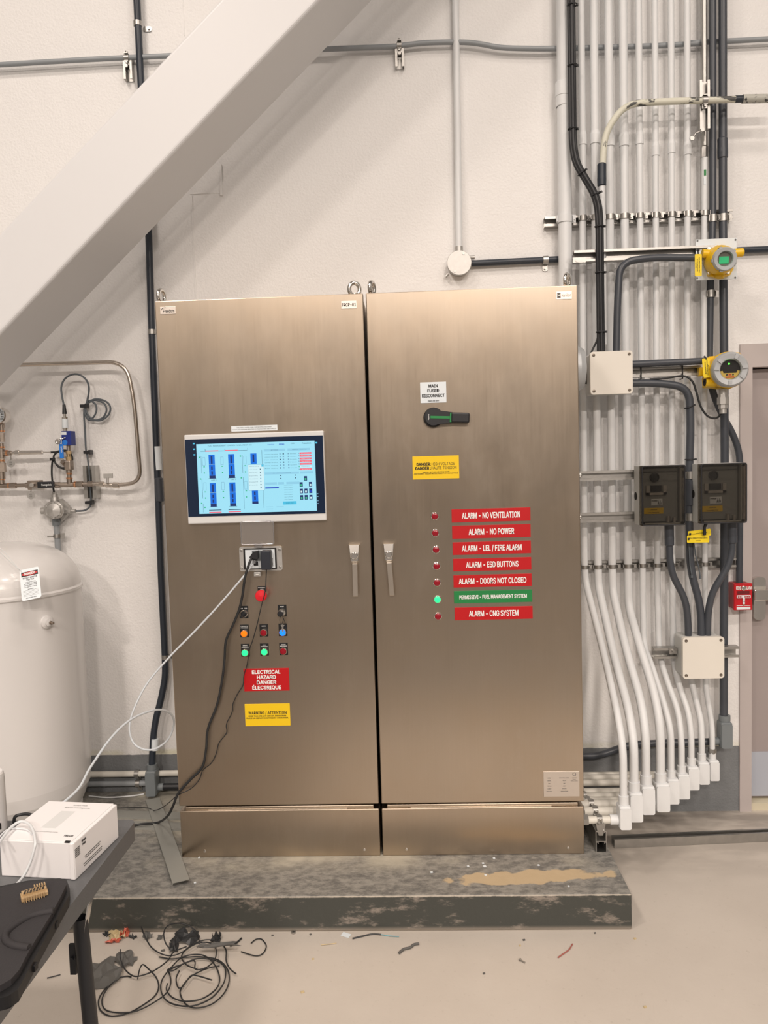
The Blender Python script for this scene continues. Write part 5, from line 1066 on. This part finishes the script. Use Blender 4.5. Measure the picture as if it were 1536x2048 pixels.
# round conduit junction with conduit
t = thing('conduit_junction', 'grey cast conduit junction with round cover above the white tank', 'junction box', P(108, 1050, .56))
c = P(106, 1020.5, .505); c.y = .545
k = MB(); k.ball(P(107, 1021, .57), px(20, .57), 20, sq=(1, .7, 1)); k.cyl(P(110, 1001, .57), P(110, 994, .57), px(9, .57), px(8, .57)); k.prism([P(u, v, .575) for u, v in ((100, 1000), (120, 998), (134, 1012), (134, 1030), (122, 1043), (100, 1044))], (0, .03, 0)); obj('box_body', k, M_CAST, t, .003)
k = MB(); rr = px(18, .52); k.lathe(c+V((0, -.018, 0)), -Yv, [(rr*1.04, 0), (rr*1.04, .010), (rr*.86, .016), (rr*.80, .014), (rr*.78, .018), (0, .026)], 32)
for i in range(6): a = 2*PI*i/6+.5; k.obox(c+V((rr*.88*math.cos(a), -.033, rr*.88*math.sin(a))), (.004, 0, 0), (0, .004, 0), (0, 0, .004))
obj('round_cover', k, M_CAST, t)
k = MB(); k.cyl(P(110, 1000, .57), P(109, 989, .57), px(6.8, .57)); k.hexn(P(109, 989, .57), P(108.5, 983, .57), px(4.3, .57)); obj('top_hub', k, M_CAST, t)
k = MB(); k.cyl(P(126, 1021, .57), P(137, 1021, .57), px(6.5, .57)); k.hexn(P(137, 1021.5, .57), P(143, 1021.6, .57), px(6.8, .57)); k.cyl(P(143, 1021.7, .57), P(151, 1021.8, .57), px(3.8, .57)); obj('side_hub', k, M_CAST, t)
k = MB(); k.cyl(P(94, 1021, .57), P(83, 1022, .57), px(7, .57)); obj('left_plug', k, M_CAST, t)
k = MB(); k.cyl(P(112, 1038, .57), P(113, 1051, .57), px(8, .57)); obj('bottom_hub', k, M_GREY, t)
k = MB(); k.tube([P(113, 1050, .57), P(117, 1110, .575), P(122, 1180, .58), P(126, 1300, .585), P(130, 1500, .585)], px(12, .57)/2, 14); obj('conduit', k, M_GREYPIPE, t)
k = MB(); q = P(114.5, 1072, .572); r = px(6.2, .57); k.lathe(q-Z*.008, Z, [(r, 0), (r+.003, 0), (r+.003, .016), (r, .016)], 16, cap=False); k.obox(q+X*(r+.01), X*.010, Yv*.003, Z*.012); k.cyl(q+V((-r+.004, -.018, 0)), q+V((-r-.022, -.018, 0)), .004, n=8); obj('strap', k, M_ZINC, t)
# thin black sensor cables
t = thing('transmitter_cable', 'thin black cable arching from the blue transmitter, coiled and clipped on the left wall', 'cable', P(178, 1005, .58))
k = MB(); yy = .56
k.tube(spline(PP([(128, 811, yi), (124, 792, .535), (122.5, 775, .54), (128, 760, .55), (140, 750.5, .55), (155, 748.5, .55), (168, 755, .555), (176.5, 768, .56), (177.5, 785, .565), (173, 808, .575)], 0)), .0042, 8)
k.tube(spline(PP([(171, 810), (186, 799.5), (201, 799), (216, 806), (221, 818), (215, 832), (200, 841), (184, 838), (174, 826), (171, 812), (178, 802), (194, 801), (208, 807), (213, 820), (207, 834), (194, 840), (178, 838), (170, 825), (172, 812), (182, 803), (191, 809), (193, 820), (188, 833), (178, 840), (171, 830), (169, 815), (168, 830), (170, 862), (172, 900), (175, 915), (178, 940), (181, 985), (182, 1003), (179, 1014), (168, 1021), (150, 1022)], .585)), .0042, 8); obj('cable_jacket', k, M_GCABLE, t)
for u, v in ((169, 812), (176, 904.5), (179, 1005)): k = MB(); c = P(u, v, .59); k.obox(c, X*.016, Yv*.014, Z*.007); k.obox(c+X*.012, X*.005, Yv*.016, Z*.010); obj('cable_clip', k, M_BLACK, t, .002)
t = thing('probe_cable', 'black cable looping from the temperature probe down to the grey conduit junction', 'cable', P(108, 985, .55))
k = MB(); k.tube(spline(PP([(100, 904.5), (112, 904), (124, 901), (137, 903), (144.5, 915), (142, 930), (131, 937), (118, 934), (109, 923), (108, 911), (116, 904), (128, 902), (140, 907), (143, 918), (137, 932), (124, 936), (113, 929), (106, 920), (103.5, 940), (105, 965), (108, 984)], .555)), .0044, 8); obj('cable_jacket', k, M_CORD, t)
k = MB(); k.obox(P(105, 918.5, .55), X*.010, Yv*.008, Z*.006); obj('cable_clip', k, M_BLACK, t, .002)

# ---------------------------------------------------------------- white tank
TR = .30; TX, TY = -.455-TR, .22; zs = P(0, 1205, TY-TR).z
t = thing('storage_tank', 'large white vertical tank with domed top and hanging danger tag at the left edge', 'tank', (TX, TY, PADZ))
k = MB(); H_ = P(0, 1098, TY).z-zs+.015
prof = [(TR*.86, .0), (TR*.86, .10), (TR*.80, .12), (TR*.90, .135), (TR*.985, .20), (TR, .25), (TR, zs-PADZ-.012), (TR+.001, zs-PADZ-.011), (TR+.006, zs-PADZ-.006), (TR+.006, zs-PADZ+.003), (TR, zs-PADZ+.010)]
for i in range(1, 37): a = PI/2*i/36; prof.append((max(.0, TR*math.cos(a)**.75) if i < 36 else 0, zs-PADZ+.010+H_*math.sin(a)))
k.lathe((TX, TY, PADZ), Z, prof, 72); obj('shell', k, M_TANK, t)
c = P(147, 1232, TY-.05); an = math.atan2(-.19, .3); dv = V((math.cos(an), math.sin(an), 0)); c = V((TX, TY, c.z))+dv*TR
k = MB(); k.lathe(c-dv*.006, dv, [(.025, 0), (.025, .014), (.019, .017), (.015, .019), (.015, .028), (.008, .031), (0, .031)], 24); obj('port_flange', k, M_TANK, t)
k = MB(); k.cyl(c+dv*.024, c+dv*.046, .004, n=8); k.hexn(c+dv*.026, c+dv*.033, .007); obj('port_bolt', k, M_BRASSY, t)
k = MB(); k.lathe((TX-.03, TY-.06, zs+H_*.93), V((0, 0, 1)), [(.03, 0), (.03, .05), (.022, .055)], 20); obj('top_fitting', k, M_CHROME, t)
# danger tag hanging over the seam
yt = -.05
cs = [P(23.5, 1145, yt-.010), P(63.5, 1141, yt+.015), P(97, 1186, yt-.040), P(60.5, 1199, yt-.048)]
cen = (cs[0]+cs[1]+cs[2]+cs[3])/4; ex = ((cs[1]-cs[0])+(cs[2]-cs[3])).normalized(); ey = ((cs[0]-cs[3])+(cs[1]-cs[2])); hh = ey.length/4; ey = (ey-ex*ey.dot(ex)).normalized(); hw = ((cs[1]-cs[0]).length+(cs[2]-cs[3]).length)/4; nz = ex.cross(ey)
tg = thing('danger_tag', 'white danger tag with red heading hanging from the top of the tank by a string', 'tag', cs[3])
k = MB(); k.prism(rrect(cen, ex, ey, hw, hh, .008), nz*.0012); o = obj('tag_card', k, M_WLAB, tg); L0 = cen+nz*.0013
k = MB(); k.prism([L0+ex*i*hw*.86+ey*(hh*.66+j*hh*.145) for i, j in ((-1, -1), (1, -1), (1, 1), (-1, 1))], nz*.0003); obj('heading_block', k, M_INK, o)
k = MB(); k.prism([L0+nz*.0004+ex*hw*.82*math.cos(a)+ey*(hh*.66+hh*.12*math.sin(a)) for a in [2*PI*i/24 for i in range(24)]], nz*.0003); obj('heading_oval', k, M_RED, o)
text(o, 'DANGER', L0+nz*.0009+ey*hh*.66, ex, ey, hw*1.05, hh*.14, M_WINK, .02)
text(o, [('DO NOT REMOVE', hh*.41, hw*1.45, hh*.085), ('THIS TAG!', hh*.28, hw*.8, hh*.085), ('TO DO SO WITHOUT', hh*.12, hw*1.1, hh*.05), ('AUTHORITY WILL MEAN', hh*.02, hw*1.3, hh*.05), ('DISCIPLINARY ACTION', -hh*.08, hw*1.3, hh*.05), ('IT IS HERE FOR A PURPOSE', -hh*.19, hw*1.3, hh*.04), ('REMARKS', -hh*.33, hw*.6, hh*.04), ('SEE OTHER SIDE', -hh*.87, hw*1.1, hh*.05)], L0, ex, ey, mat=M_INK, bold=.01)
k = MB()
for i in range(5): k.obox(L0+nz*.0002-ey*hh*(.40+.085*i), ex*hw*.8, ey*.0003, nz*.0002)
obj('ruled_lines', k, M_INKG, o)
k = MB(); q = (cs[0]+cs[1])/2-ey*.006
k.tube(spline([q+nz*.002, q+nz*.004+ey*.012-ex*.004, P(30, 1132, yt+.0), P(10, 1113, yt+.02), P(0, 1104, yt+.03), P(-14, 1092, yt+.05)]), .0012, 5); k.tube(spline([q+nz*.002, P(33, 1133, yt+.01), P(14, 1110, yt+.03), P(0, 1096, yt+.04), P(-14, 1085, yt+.055)]), .0011, 5); obj('string', k, M_WCABLE, tg)

# ---------------------------------------------------------------- table and what lies on it
TZ = .74; TXR = .205
t = thing('folding_table', 'dark grey folding table at lower left holding the white box and black case', 'table', (-.17, -1.85, 0))
k = MB(); k.prism(rrect((-.175, -1.87, TZ-.045), X, Yv, .380, .900, .022, 4), (0, 0, .045)); obj('table_top', k, M_TABLE, t, .012, 4)
k = MB(); k.prism(rrect((-.175, -1.87, TZ-.065), X, Yv, .33, .85, .02), (0, 0, .022)); obj('frame', k, M_DARK, t)
def tleg(x, y, x2):
    k = MB(); a, b = V((x, y, TZ-.118)), V((x2, y, .002)); k.tube([a, b], .0165, 18, cap=False); k.tube([b, a], .0145, 18, cap=False); k.lathe(b-Z*.002, Z, [(.018, 0), (.018, .02)], 16)
    lg = obj('leg', k, M_BLACK, t)
    h = MB(); h.prism([a+V((.010, -.012, -.03)), a+V((.0125, -.012, -.03)), a+V((.021, .0, .026)), a+V((.034, .004, .058)), a+V((.032, .004, .060)), a+V((.018, 0, .028))], (0, .022, 0)); obj('hook', h, M_CHROME, lg)
    h = MB(); h.box(x-.028, y-.004, TZ-.25, x-.014, y+.004, TZ-.18); h.hexn(V((x-.02, y-.004, TZ-.21)), V((x-.02, y-.010, TZ-.21)), .004); obj('leg_brace', h, M_BLACK, lg)
lt, lb = P(160, 1838, -1.2), P(181, 2048, -1.2)
tleg(lt.x, -1.2, lt.x+(lb.x-lt.x)/(lt.z-lb.z)*lt.z*1.0); tleg(-.50, -1.2, -.52); tleg(.15, -2.6, .17); tleg(-.5, -2.6, -.52)
# carton
BZ = TZ+.0005; hB = .082
b0 = [PZ(152, 1760, BZ), PZ(237, 1675, BZ)]
fr_, bk = b0; ey = (bk-fr_).normalized(); ex = V((ey.y, -ey.x, 0)); ln = (PZ(232, 1606, BZ+hB)-PZ(149, 1684, BZ+hB)).length; wB = .176
o0 = fr_-ex*wB
t = thing('carton', 'white flat cardboard box on the dark table with small print on its lid', 'box', (o0+fr_)/2)
cc = o0+ex*wB/2+ey*ln/2
k = MB(); k.obox(cc+Z*hB/2, ex*wB/2, ey*ln/2, Z*hB/2); obj('box_body', k, M_CARD, t, .002)
k = MB(); k.obox(cc+Z*(hB+.0008)-ex*.004, ex*(wB/2-.004), ey*(ln/2-.001), Z*.0012); lid = obj('lid', k, M_CARD, t, .001)
k = MB(); k.obox(fr_-ex*.006+Z*hB/2-ey*.0012, ex*.005, ey*.0012, Z*(hB/2-.001)); obj('tuck_flap', k, M_CARD, t, .001)
k = MB(); k.obox(fr_-ex*.016+Z*(hB+.0012)+ey*.003, ex*.006, ey*.003, Z*.0012); obj('flap_notch', k, M_DARK, t)
lt_ = cc+Z*(hB+.002)
text(lid, [('Smart Hub', ln*.40, wB*.20, .005), ('Borne intelligente', ln*.33, wB*.36, .005)], lt_+ex*.005, ex, ey, mat=M_INKG)
text(lid, 'TELUS', lt_+ex*(wB*.34)-ey*ln*.36, ex, ey, .022, .0065, M_INK, .02); text(lid, 'modem and gateway inside', lt_-ex*(wB*.02)-ey*ln*.29, ex, ey, wB*.34, .003, M_INKG)
k = MB(); k.obox(lt_-ex*.008+ey*ln*.02, ex*.018, ey*ln*.22, Z*.0002); obj('grey_panel_print', k, mat('pale_grey_print', al(222, 212, 200), .6), lid)
so = fr_+ey*ln/2+ex*.0004
sd = lambda f, z: so+ey*ln*f+Z*z
text(t, [('Smart', .008, .018, .005), ('Hub', .0, .012, .005)], sd(-.30, hB*.78), ey, Z, mat=M_INK, bold=.03, name='side_print')
k = MB()
for i in range(5): k.obox(sd(-.44, hB*(.60+.05*i)), ey*.010, ex*.0003, Z*.0012)
for i, (w_, z_) in enumerate(((.075, .40), (.07, .34), (.09, .22), (.085, .16))): k.obox(sd(-.12, hB*z_), ey*w_*.45, ex*.0003, Z*.0009)
obj('side_lines', k, M_INKG, t)
# white cable over the carton
lx = lambda u, v, z: PZ(u, v, z)
k = MB(); k.tube(spline([lx(-12, 1700, BZ+hB+.012), lx(8, 1672, BZ+hB+.012), lx(25, 1652, BZ+hB+.014), lx(42, 1643, BZ+hB+.016), lx(58, 1648, BZ+hB+.016), lx(67, 1664, BZ+hB+.014), P(70.5, 1685, fr_.y-.014), P(68, 1700, fr_.y-.022), P(60, 1726, fr_.y-.028), P(47, 1752, fr_.y-.036), lx(31, 1771, BZ+.012), lx(20, 1780, BZ+.030)]), .0031, 8); one('white_lead', k, M_WCABLE, 'white cable draped over the lid and front of the white box', 'cable')
k = MB(); k.tube(spline([lx(-14, 1690, BZ+hB+.006), lx(12, 1661, BZ+hB+.005), lx(35, 1657, BZ+hB+.005), lx(55, 1660, BZ+hB+.005), lx(64, 1669, BZ+hB+.004)]), .0018, 6); one('white_lead', k, M_WCABLE, 'thinner white cable lying flat on the lid of the white box', 'cable')
# router
ry = -1.02; c = P(-16, 1640, ry); r = px(29, ry)
rt = thing('white_router', 'white rounded upright device cut off by the left edge on the table', 'device', (c.x, ry, TZ+.0004))
zt = P(0, 1545, ry).z-TZ
k = MB(); k.lathe((c.x, ry, TZ+.0004), Z, [(r*.97, 0), (r, .004), (r, zt-.012), (r*.96, zt-.004), (r*.88, zt), (r*.84, zt-.003), (0, zt-.004)], 36); obj('housing', k, M_TANK, rt)
k = MB(); q = V((c.x+r*.80, ry-r*.60, TZ)); nx = V((.80, -.60, 0)); k.obox(q+Z*.018, nx.cross(Z)*.006, nx*.001, Z*.008); k.obox(q+Z*.036, nx.cross(Z)*.003, nx*.001, Z*.003); obj('ports', k, M_DARK, rt)
k = MB(); k.tube(spline([lx(28, 1645, TZ+.006), lx(30, 1634, TZ+.025), lx(42, 1629, TZ+.03), lx(60, 1629, TZ+.025), lx(80, 1640, TZ+.01)]), .004, 8); one('black_lead', k, M_CORD, 'short dark cable arching on the table behind the white box', 'cable')
# black case
HB = .034; zt_ = TZ+HB
pts = [(-70, 1790), (0, 1775), (60, 1764), (122, 1759), (131, 1761), (133, 1769), (120, 1796), (105, 1824), (82, 1862), (60, 1898), (38, 1940), (22, 1958), (0, 1971), (-60, 1990)]
top_ = [PZ(u, v, zt_) for u, v in pts]
bag = thing('black_case', 'soft black equipment case with a moulded handle ring lying on the table', 'case', (.1, -1.5, TZ))
k = MB(); k.prism([V((p.x, p.y, TZ+.016)) for p in top_], (0, 0, HB-.016)); obj('lid', k, M_BAG, bag, .005, 3)
def grow(ps, d):
    cx = sum(p.x for p in ps)/len(ps); cy_ = sum(p.y for p in ps)/len(ps); out = []
    for p in ps: v_ = V((p.x-cx, p.y-cy_, 0)); out.append(V((p.x+v_.normalized().x*d, p.y+v_.normalized().y*d, 0)))
    return out
g = [PZ(u, v, TZ+.012) for u, v in ((-70, 1795), (0, 1782), (60, 1770), (120, 1766), (134, 1770), (140, 1786), (138, 1802), (117, 1840), (77, 1914), (58, 1950), (37, 1990), (18, 2004), (-20, 2014), (-70, 2026))]
k = MB(); k.prism([V((p.x, p.y, TZ+.0006)) for p in g], (0, 0, .022)); obj('base', k, M_BAGRIM, bag, .009, 4)
k = MB(); rg = [PZ(u, v, zt_+.001) for u, v in ((106, 1822), (85, 1826), (62, 1832), (38, 1845), (18, 1860), (10, 1872), (14, 1884), (30, 1892), (58, 1896))]
sp2 = spline(rg, 6); k.tube(sp2, [.007]*len(sp2), 8); obj('handle_ring', k, M_BAG, bag)
for u, v in ((111, 1850), (68, 1934)):
    k = MB(); q = PZ(u, v, TZ+.010); k.obox(q, (.005, 0, 0), (0, .006, 0), (0, 0, .006)); obj('zip_pull', k, M_BAGRIM, bag, .001)
# tan terminal block
zc_ = zt_+.0005; a_, b_, c_ = PZ(42, 1806, zc_), PZ(98, 1790, zc_), PZ(92, 1768, zc_)
ex = (b_-a_).normalized(); ey = V((-ex.y, ex.x, 0)); L_ = (b_-a_).length; W_ = .024
tb = thing('terminal_block', 'tan plastic terminal block with comb of holes lying on the black case', 'terminal block', (a_+b_)/2)
k = MB(); o_ = a_; mid = o_+ex*L_*.5+ey*W_*.5
k.obox(mid+Z*.004, ex*L_*.48, ey*W_*.5, Z*.004); k.obox(mid+Z*.010+ey*W_*.15, ex*L_*.44, ey*W_*.30, Z*.003); obj('block_body', k, M_TAN, tb, .001)
k = MB()
for i in range(9): k.obox(o_+ex*L_*(.10+.09*i)-ey*.0015+Z*.005, ex*L_*.018, ey*.003, Z*.005)
for i in range(5): k.obox(o_+ex*L_*(.55+.09*i)+ey*W_*1.0+Z*.012, ex*L_*.025, ey*.004, Z*.004)
obj('comb_teeth', k, M_TAN, tb)
k = MB()
for i in range(7):
    for j in range(3): q = o_+ex*L_*(.15+.11*i+.03*j)+ey*W_*(.32+.22*j)+Z*.0131; k.lathe(q, Z, [(.0026, 0), (0, .0003)], 6)
obj('hole', k, M_DARK, tb)

# ---------------------------------------------------------------- scraps on the floor
def FZ(X_, Y_, z=.004): return PZ(170+X_/3.938, 1820+Y_/3.938, z)
def wire(label, pts, r=.0022, m=None, lift=.004, k=7, name='wire_offcut', g='black wire offcuts on the floor'):
    b = MB(); p = spline([FZ(q[0], q[1], q[2] if len(q) > 2 else lift) for q in pts], k); b.tube(p, r, 6); return one(name, b, m or M_CORD, label, 'wire', g)
wire('black wire loop nearest the table leg, lowest on the floor', [(365, 528), (320, 522), (250, 545), (160, 620), (110, 700), (112, 770), (150, 815), (220, 836), (340, 812), (470, 740), (555, 670), (580, 600), (560, 530), (500, 465, .03), (455, 430, .05), (430, 470, .03), (415, 545)])
wire('black wire running inside the lowest loop and on to the right coil', [(262, 545, .008), (190, 600, .008), (135, 700, .008), (155, 780, .008), (250, 808, .008), (400, 797, .008), (540, 730, .01), (640, 655, .01), (675, 580, .01), (668, 510, .01), (652, 475)])
wire('black wire forming the widest ring of the right coil', [(582, 370), (680, 386), (780, 374), (900, 368), (1040, 390), (1118, 460), (1135, 560), (1092, 660), (1000, 740), (880, 772), (795, 742), (750, 660), (768, 600), (840, 520, .012), (960, 462, .012), (1060, 440)], lift=.007)
wire('black wire wound twice inside the right coil', [(650, 577, .02), (643, 630), (690, 690), (790, 720), (920, 700), (1030, 625), (1060, 545), (1030, 445), (960, 370), (880, 350), (770, 370), (690, 440), (610, 545), (600, 640), (650, 720), (765, 757), (880, 748), (1000, 690), (1085, 590), (1108, 500), (1085, 430), (1000, 392), (880, 385), (760, 430), (660, 472)], lift=.010)
wire('black wire from the upright end across the top of the coil to the right', [(443, 130, .06), (468, 200, .03), (520, 290), (600, 345), (680, 360), (760, 335), (850, 270), (950, 236), (1050, 250), (1108, 310), (1112, 400), (1140, 460), (1190, 503)], lift=.013)
wire('black wire loop leaning up against the plinth', [(690, 320), (640, 270, .02), (620, 190, .05), (650, 125, .075), (740, 104, .085), (830, 130, .07), (880, 190, .045), (905, 262)])
wire('black wire with a bent upright end left of the coil', [(278, 308, .04), (280, 380, .02), (310, 460), (370, 515), (430, 520), (540, 480), (650, 400), (700, 330), (800, 288)], lift=.016)
wire('short black wire hook inside the right coil', [(742, 480), (718, 540), (732, 608), (762, 608), (800, 560), (840, 515), (900, 522), (1000, 552)], lift=.016)
wire('black wire making the small upper ring of the coil', [(850, 400), (780, 420), (700, 475, .02), (650, 470), (760, 430), (860, 400), (870, 466), (950, 455), (1020, 395), (1032, 310), (990, 262), (900, 258), (800, 310), (760, 370), (800, 432), (880, 466)], lift=.019)
wire('short black wire curled into a C at right of the coil', [(1308, 262), (1345, 232), (1385, 228), (1415, 255), (1428, 290), (1400, 343), (1340, 360), (1230, 328)], r=.002)
wire('short thick black cable end beside the C shaped wire', [(1142, 282), (1190, 260), (1233, 222)], r=.003)
def scrap(label, cx, cy_, w_, h_, m, rot=0, cat='scrap', lift=.0, amp=.012, name='crumpled_scrap', seed=1):
    rnd = random.Random(seed); c = FZ(cx, cy_, .002); n = 6; b = MB(); sc_ = .00166/3.938*1.0
    W2, H2 = w_*sc_*1.05/2, h_*sc_*2.1/2; cr_, sr_ = math.cos(rot), math.sin(rot); vs = []
    for j in range(n):
        for i in range(n):
            x = (i/(n-1)*2-1)*W2*(1+rnd.uniform(-.25, .25)); y = (j/(n-1)*2-1)*H2*(1+rnd.uniform(-.25, .25))
            z = lift+max(0, rnd.uniform(-.3, 1))*amp
            vs.append(c+V((x*cr_-y*sr_, x*sr_+y*cr_, z)))
    b.add(vs, [(j*n+i, j*n+i+1, (j+1)*n+i+1, (j+1)*n+i) for j in range(n-1) for i in range(n-1)])
    o = one(name, b, m, label, cat); s = o.modifiers.new('thickness', 'SOLIDIFY'); s.thickness = .0012; return o
scrap('large grey crumpled plastic scrap beside the table leg', 155, 505, 190, 140, M_PAPER, .5, seed=3, amp=.016)
scrap('small grey twisted scrap above the lowest wire loop', 310, 395, 130, 90, M_PAPER, .8, seed=5, amp=.012)
scrap('large black crumpled film behind the wire coil against the plinth', 790, 225, 190, 80, M_BPAPER, .1, seed=8, amp=.02)
scrap('black crumpled film left of the larger one, at the coil edge', 700, 300, 60, 70, M_BPAPER, .3, seed=9, amp=.02)
scrap('small black scrap at the right end of the film behind the coil', 1030, 232, 80, 40, M_BPAPER, .1, seed=12, amp=.02)
scrap('grey strip of tape lying across the right side of the coil', 1050, 330, 300, 24, M_PAPER, .08, seed=14, amp=.01, lift=.022)
scrap('tiny dark scrap left of the upright wire end', 490, 208, 55, 44, M_PAPER, .6, seed=15, amp=.012)
scrap('tiny dark scrap between the upright wires', 590, 218, 40, 28, M_PAPER, .2, seed=16, amp=.008)
scrap('dark scrap touching the left side of the orange wrapper', 180, 192, 60, 28, M_BPAPER, -.1, seed=17, amp=.012)
scrap('crumpled tan wrapper with the orange wrapper by the plinth', 255, 205, 110, 55, M_TANW, .3, seed=18, amp=.02, cat='wrapper')
scrap('crumpled orange wrapper standing up near the plinth at left', 318, 178, 60, 75, M_ORG, .2, seed=19, amp=.03, cat='wrapper')
scrap('flat orange wrapper corner in front of the tan wrapper', 225, 248, 100, 24, M_ORG, .15, seed=20, amp=.014, cat='wrapper')
scrap('dark strip at the right end of the orange wrapper', 378, 216, 55, 20, M_BPAPER, -.5, seed=21, amp=.008)
def bit(name, label, cat, pts, r, m, z=.003):
    b = MB(); b.tube(spline([PZ(u, v, z) for u, v in pts], 6), r, 6); return one(name, b, m, label, cat)
bit('wire_offcut', 'twisted dark cable offcut lying alone on the floor at the middle', 'wire', [(798, 1906), (808, 1898), (820, 1895), (828, 1889), (838, 1887)], .0042, M_PAPER, .005)
bit('wire_offcut', 'dark cable offcut with a pale teal tail just under the plinth', 'wire', [(705, 1877), (722, 1873), (745, 1868), (762, 1869)], .0028, M_BPAPER)
bit('wire_offcut', 'pale teal wire tail just under the plinth', 'wire', [(762, 1869), (780, 1872), (798, 1873)], .0016, mat('teal_wire', al(120, 168, 170), .5))
bit('wire_offcut', 'red wire offcut on the floor at right', 'wire', [(1116, 1915), (1126, 1908), (1138, 1899), (1145, 1888)], .002, mat('red_wire', al(170, 92, 78), .5))
bit('wire_offcut', 'thin pale straight offcut right of the C shaped wire', 'wire', [(642, 1890), (658, 1888), (673, 1886)], .0014, M_TANW)
bit('wire_offcut', 'thin dark straight offcut left of the table leg', 'wire', [(94, 1956), (106, 1953), (121, 1949)], .0018, M_BPAPER)
b = MB(); a, c = PZ(684, 1868, .001), PZ(700, 1873, .001); b.obox((a+c)/2+Z*.001, (c-a)/2, (.004, .010, 0), Z*.0006); one('paper_bit', b, M_WLAB, 'white paper bit on the floor just under the plinth', 'paper')
b = MB(); a, c = PZ(1041, 1920, .004), PZ(1050, 1925, .004); b.cyl(a, c, .0025, n=8); b.cyl(a-(c-a)*.2, a, .005, n=8); one('screw', b, M_ZINC, 'small screw lying on the floor at right of the middle', 'screw')
b = MB(); c = PZ(587, 1866, .0005); b.lathe(c, Z, [(.004, 0), (.0085, 0), (.0085, .006), (.004, .006), (.004, 0)], 6, smooth=False, cap=False); one('hex_nut', b, M_ZINC, 'small hex nut on the floor against the plinth', 'nut')
for i, (u, v, w_) in enumerate(((863, 1745, 6), (936, 1733, 5), (966, 1727, 5), (969, 1733, 7), (971, 1751, 5), (988, 1717, 5), (1077, 1731, 5), (1137, 1773, 4), (398, 1716, 4), (390, 1766, 5))):
    c = PZ(u, v, PADZ); s = w_*.00075; b = MB(); b.obox(c+Z*.0015, (s, s*.3, 0), (-s*.3, s*.8, 0), (0, 0, .0012))
    one('foam_crumb', b, M_WLAB, 'tiny white crumb on top of the plinth', 'crumb', 'white crumbs on the plinth')
for i, (u, v, w_) in enumerate(((1048, 1881, 6), (1040, 1892, 4), (1190, 1867, 4), (1270, 1878, 6), (968, 1948, 5), (605, 1985, 8), (545, 1872, 5), (626, 1919, 5), (621, 1870, 5), (1290, 2015, 6), (326, 1902, 9))):
    c = PZ(u, v, .0004); s = w_*.0006; b = MB(); b.obox(c+Z*.002, (s, s*.4, 0), (-s*.3, s*.6, 0), (0, 0, .002)); one('debris_bit', b, M_TANW if i % 2 else M_PAPER, 'tiny %s bit of debris on the floor' % ('tan' if i % 2 else 'grey'), 'debris', 'bits of debris on the floor')
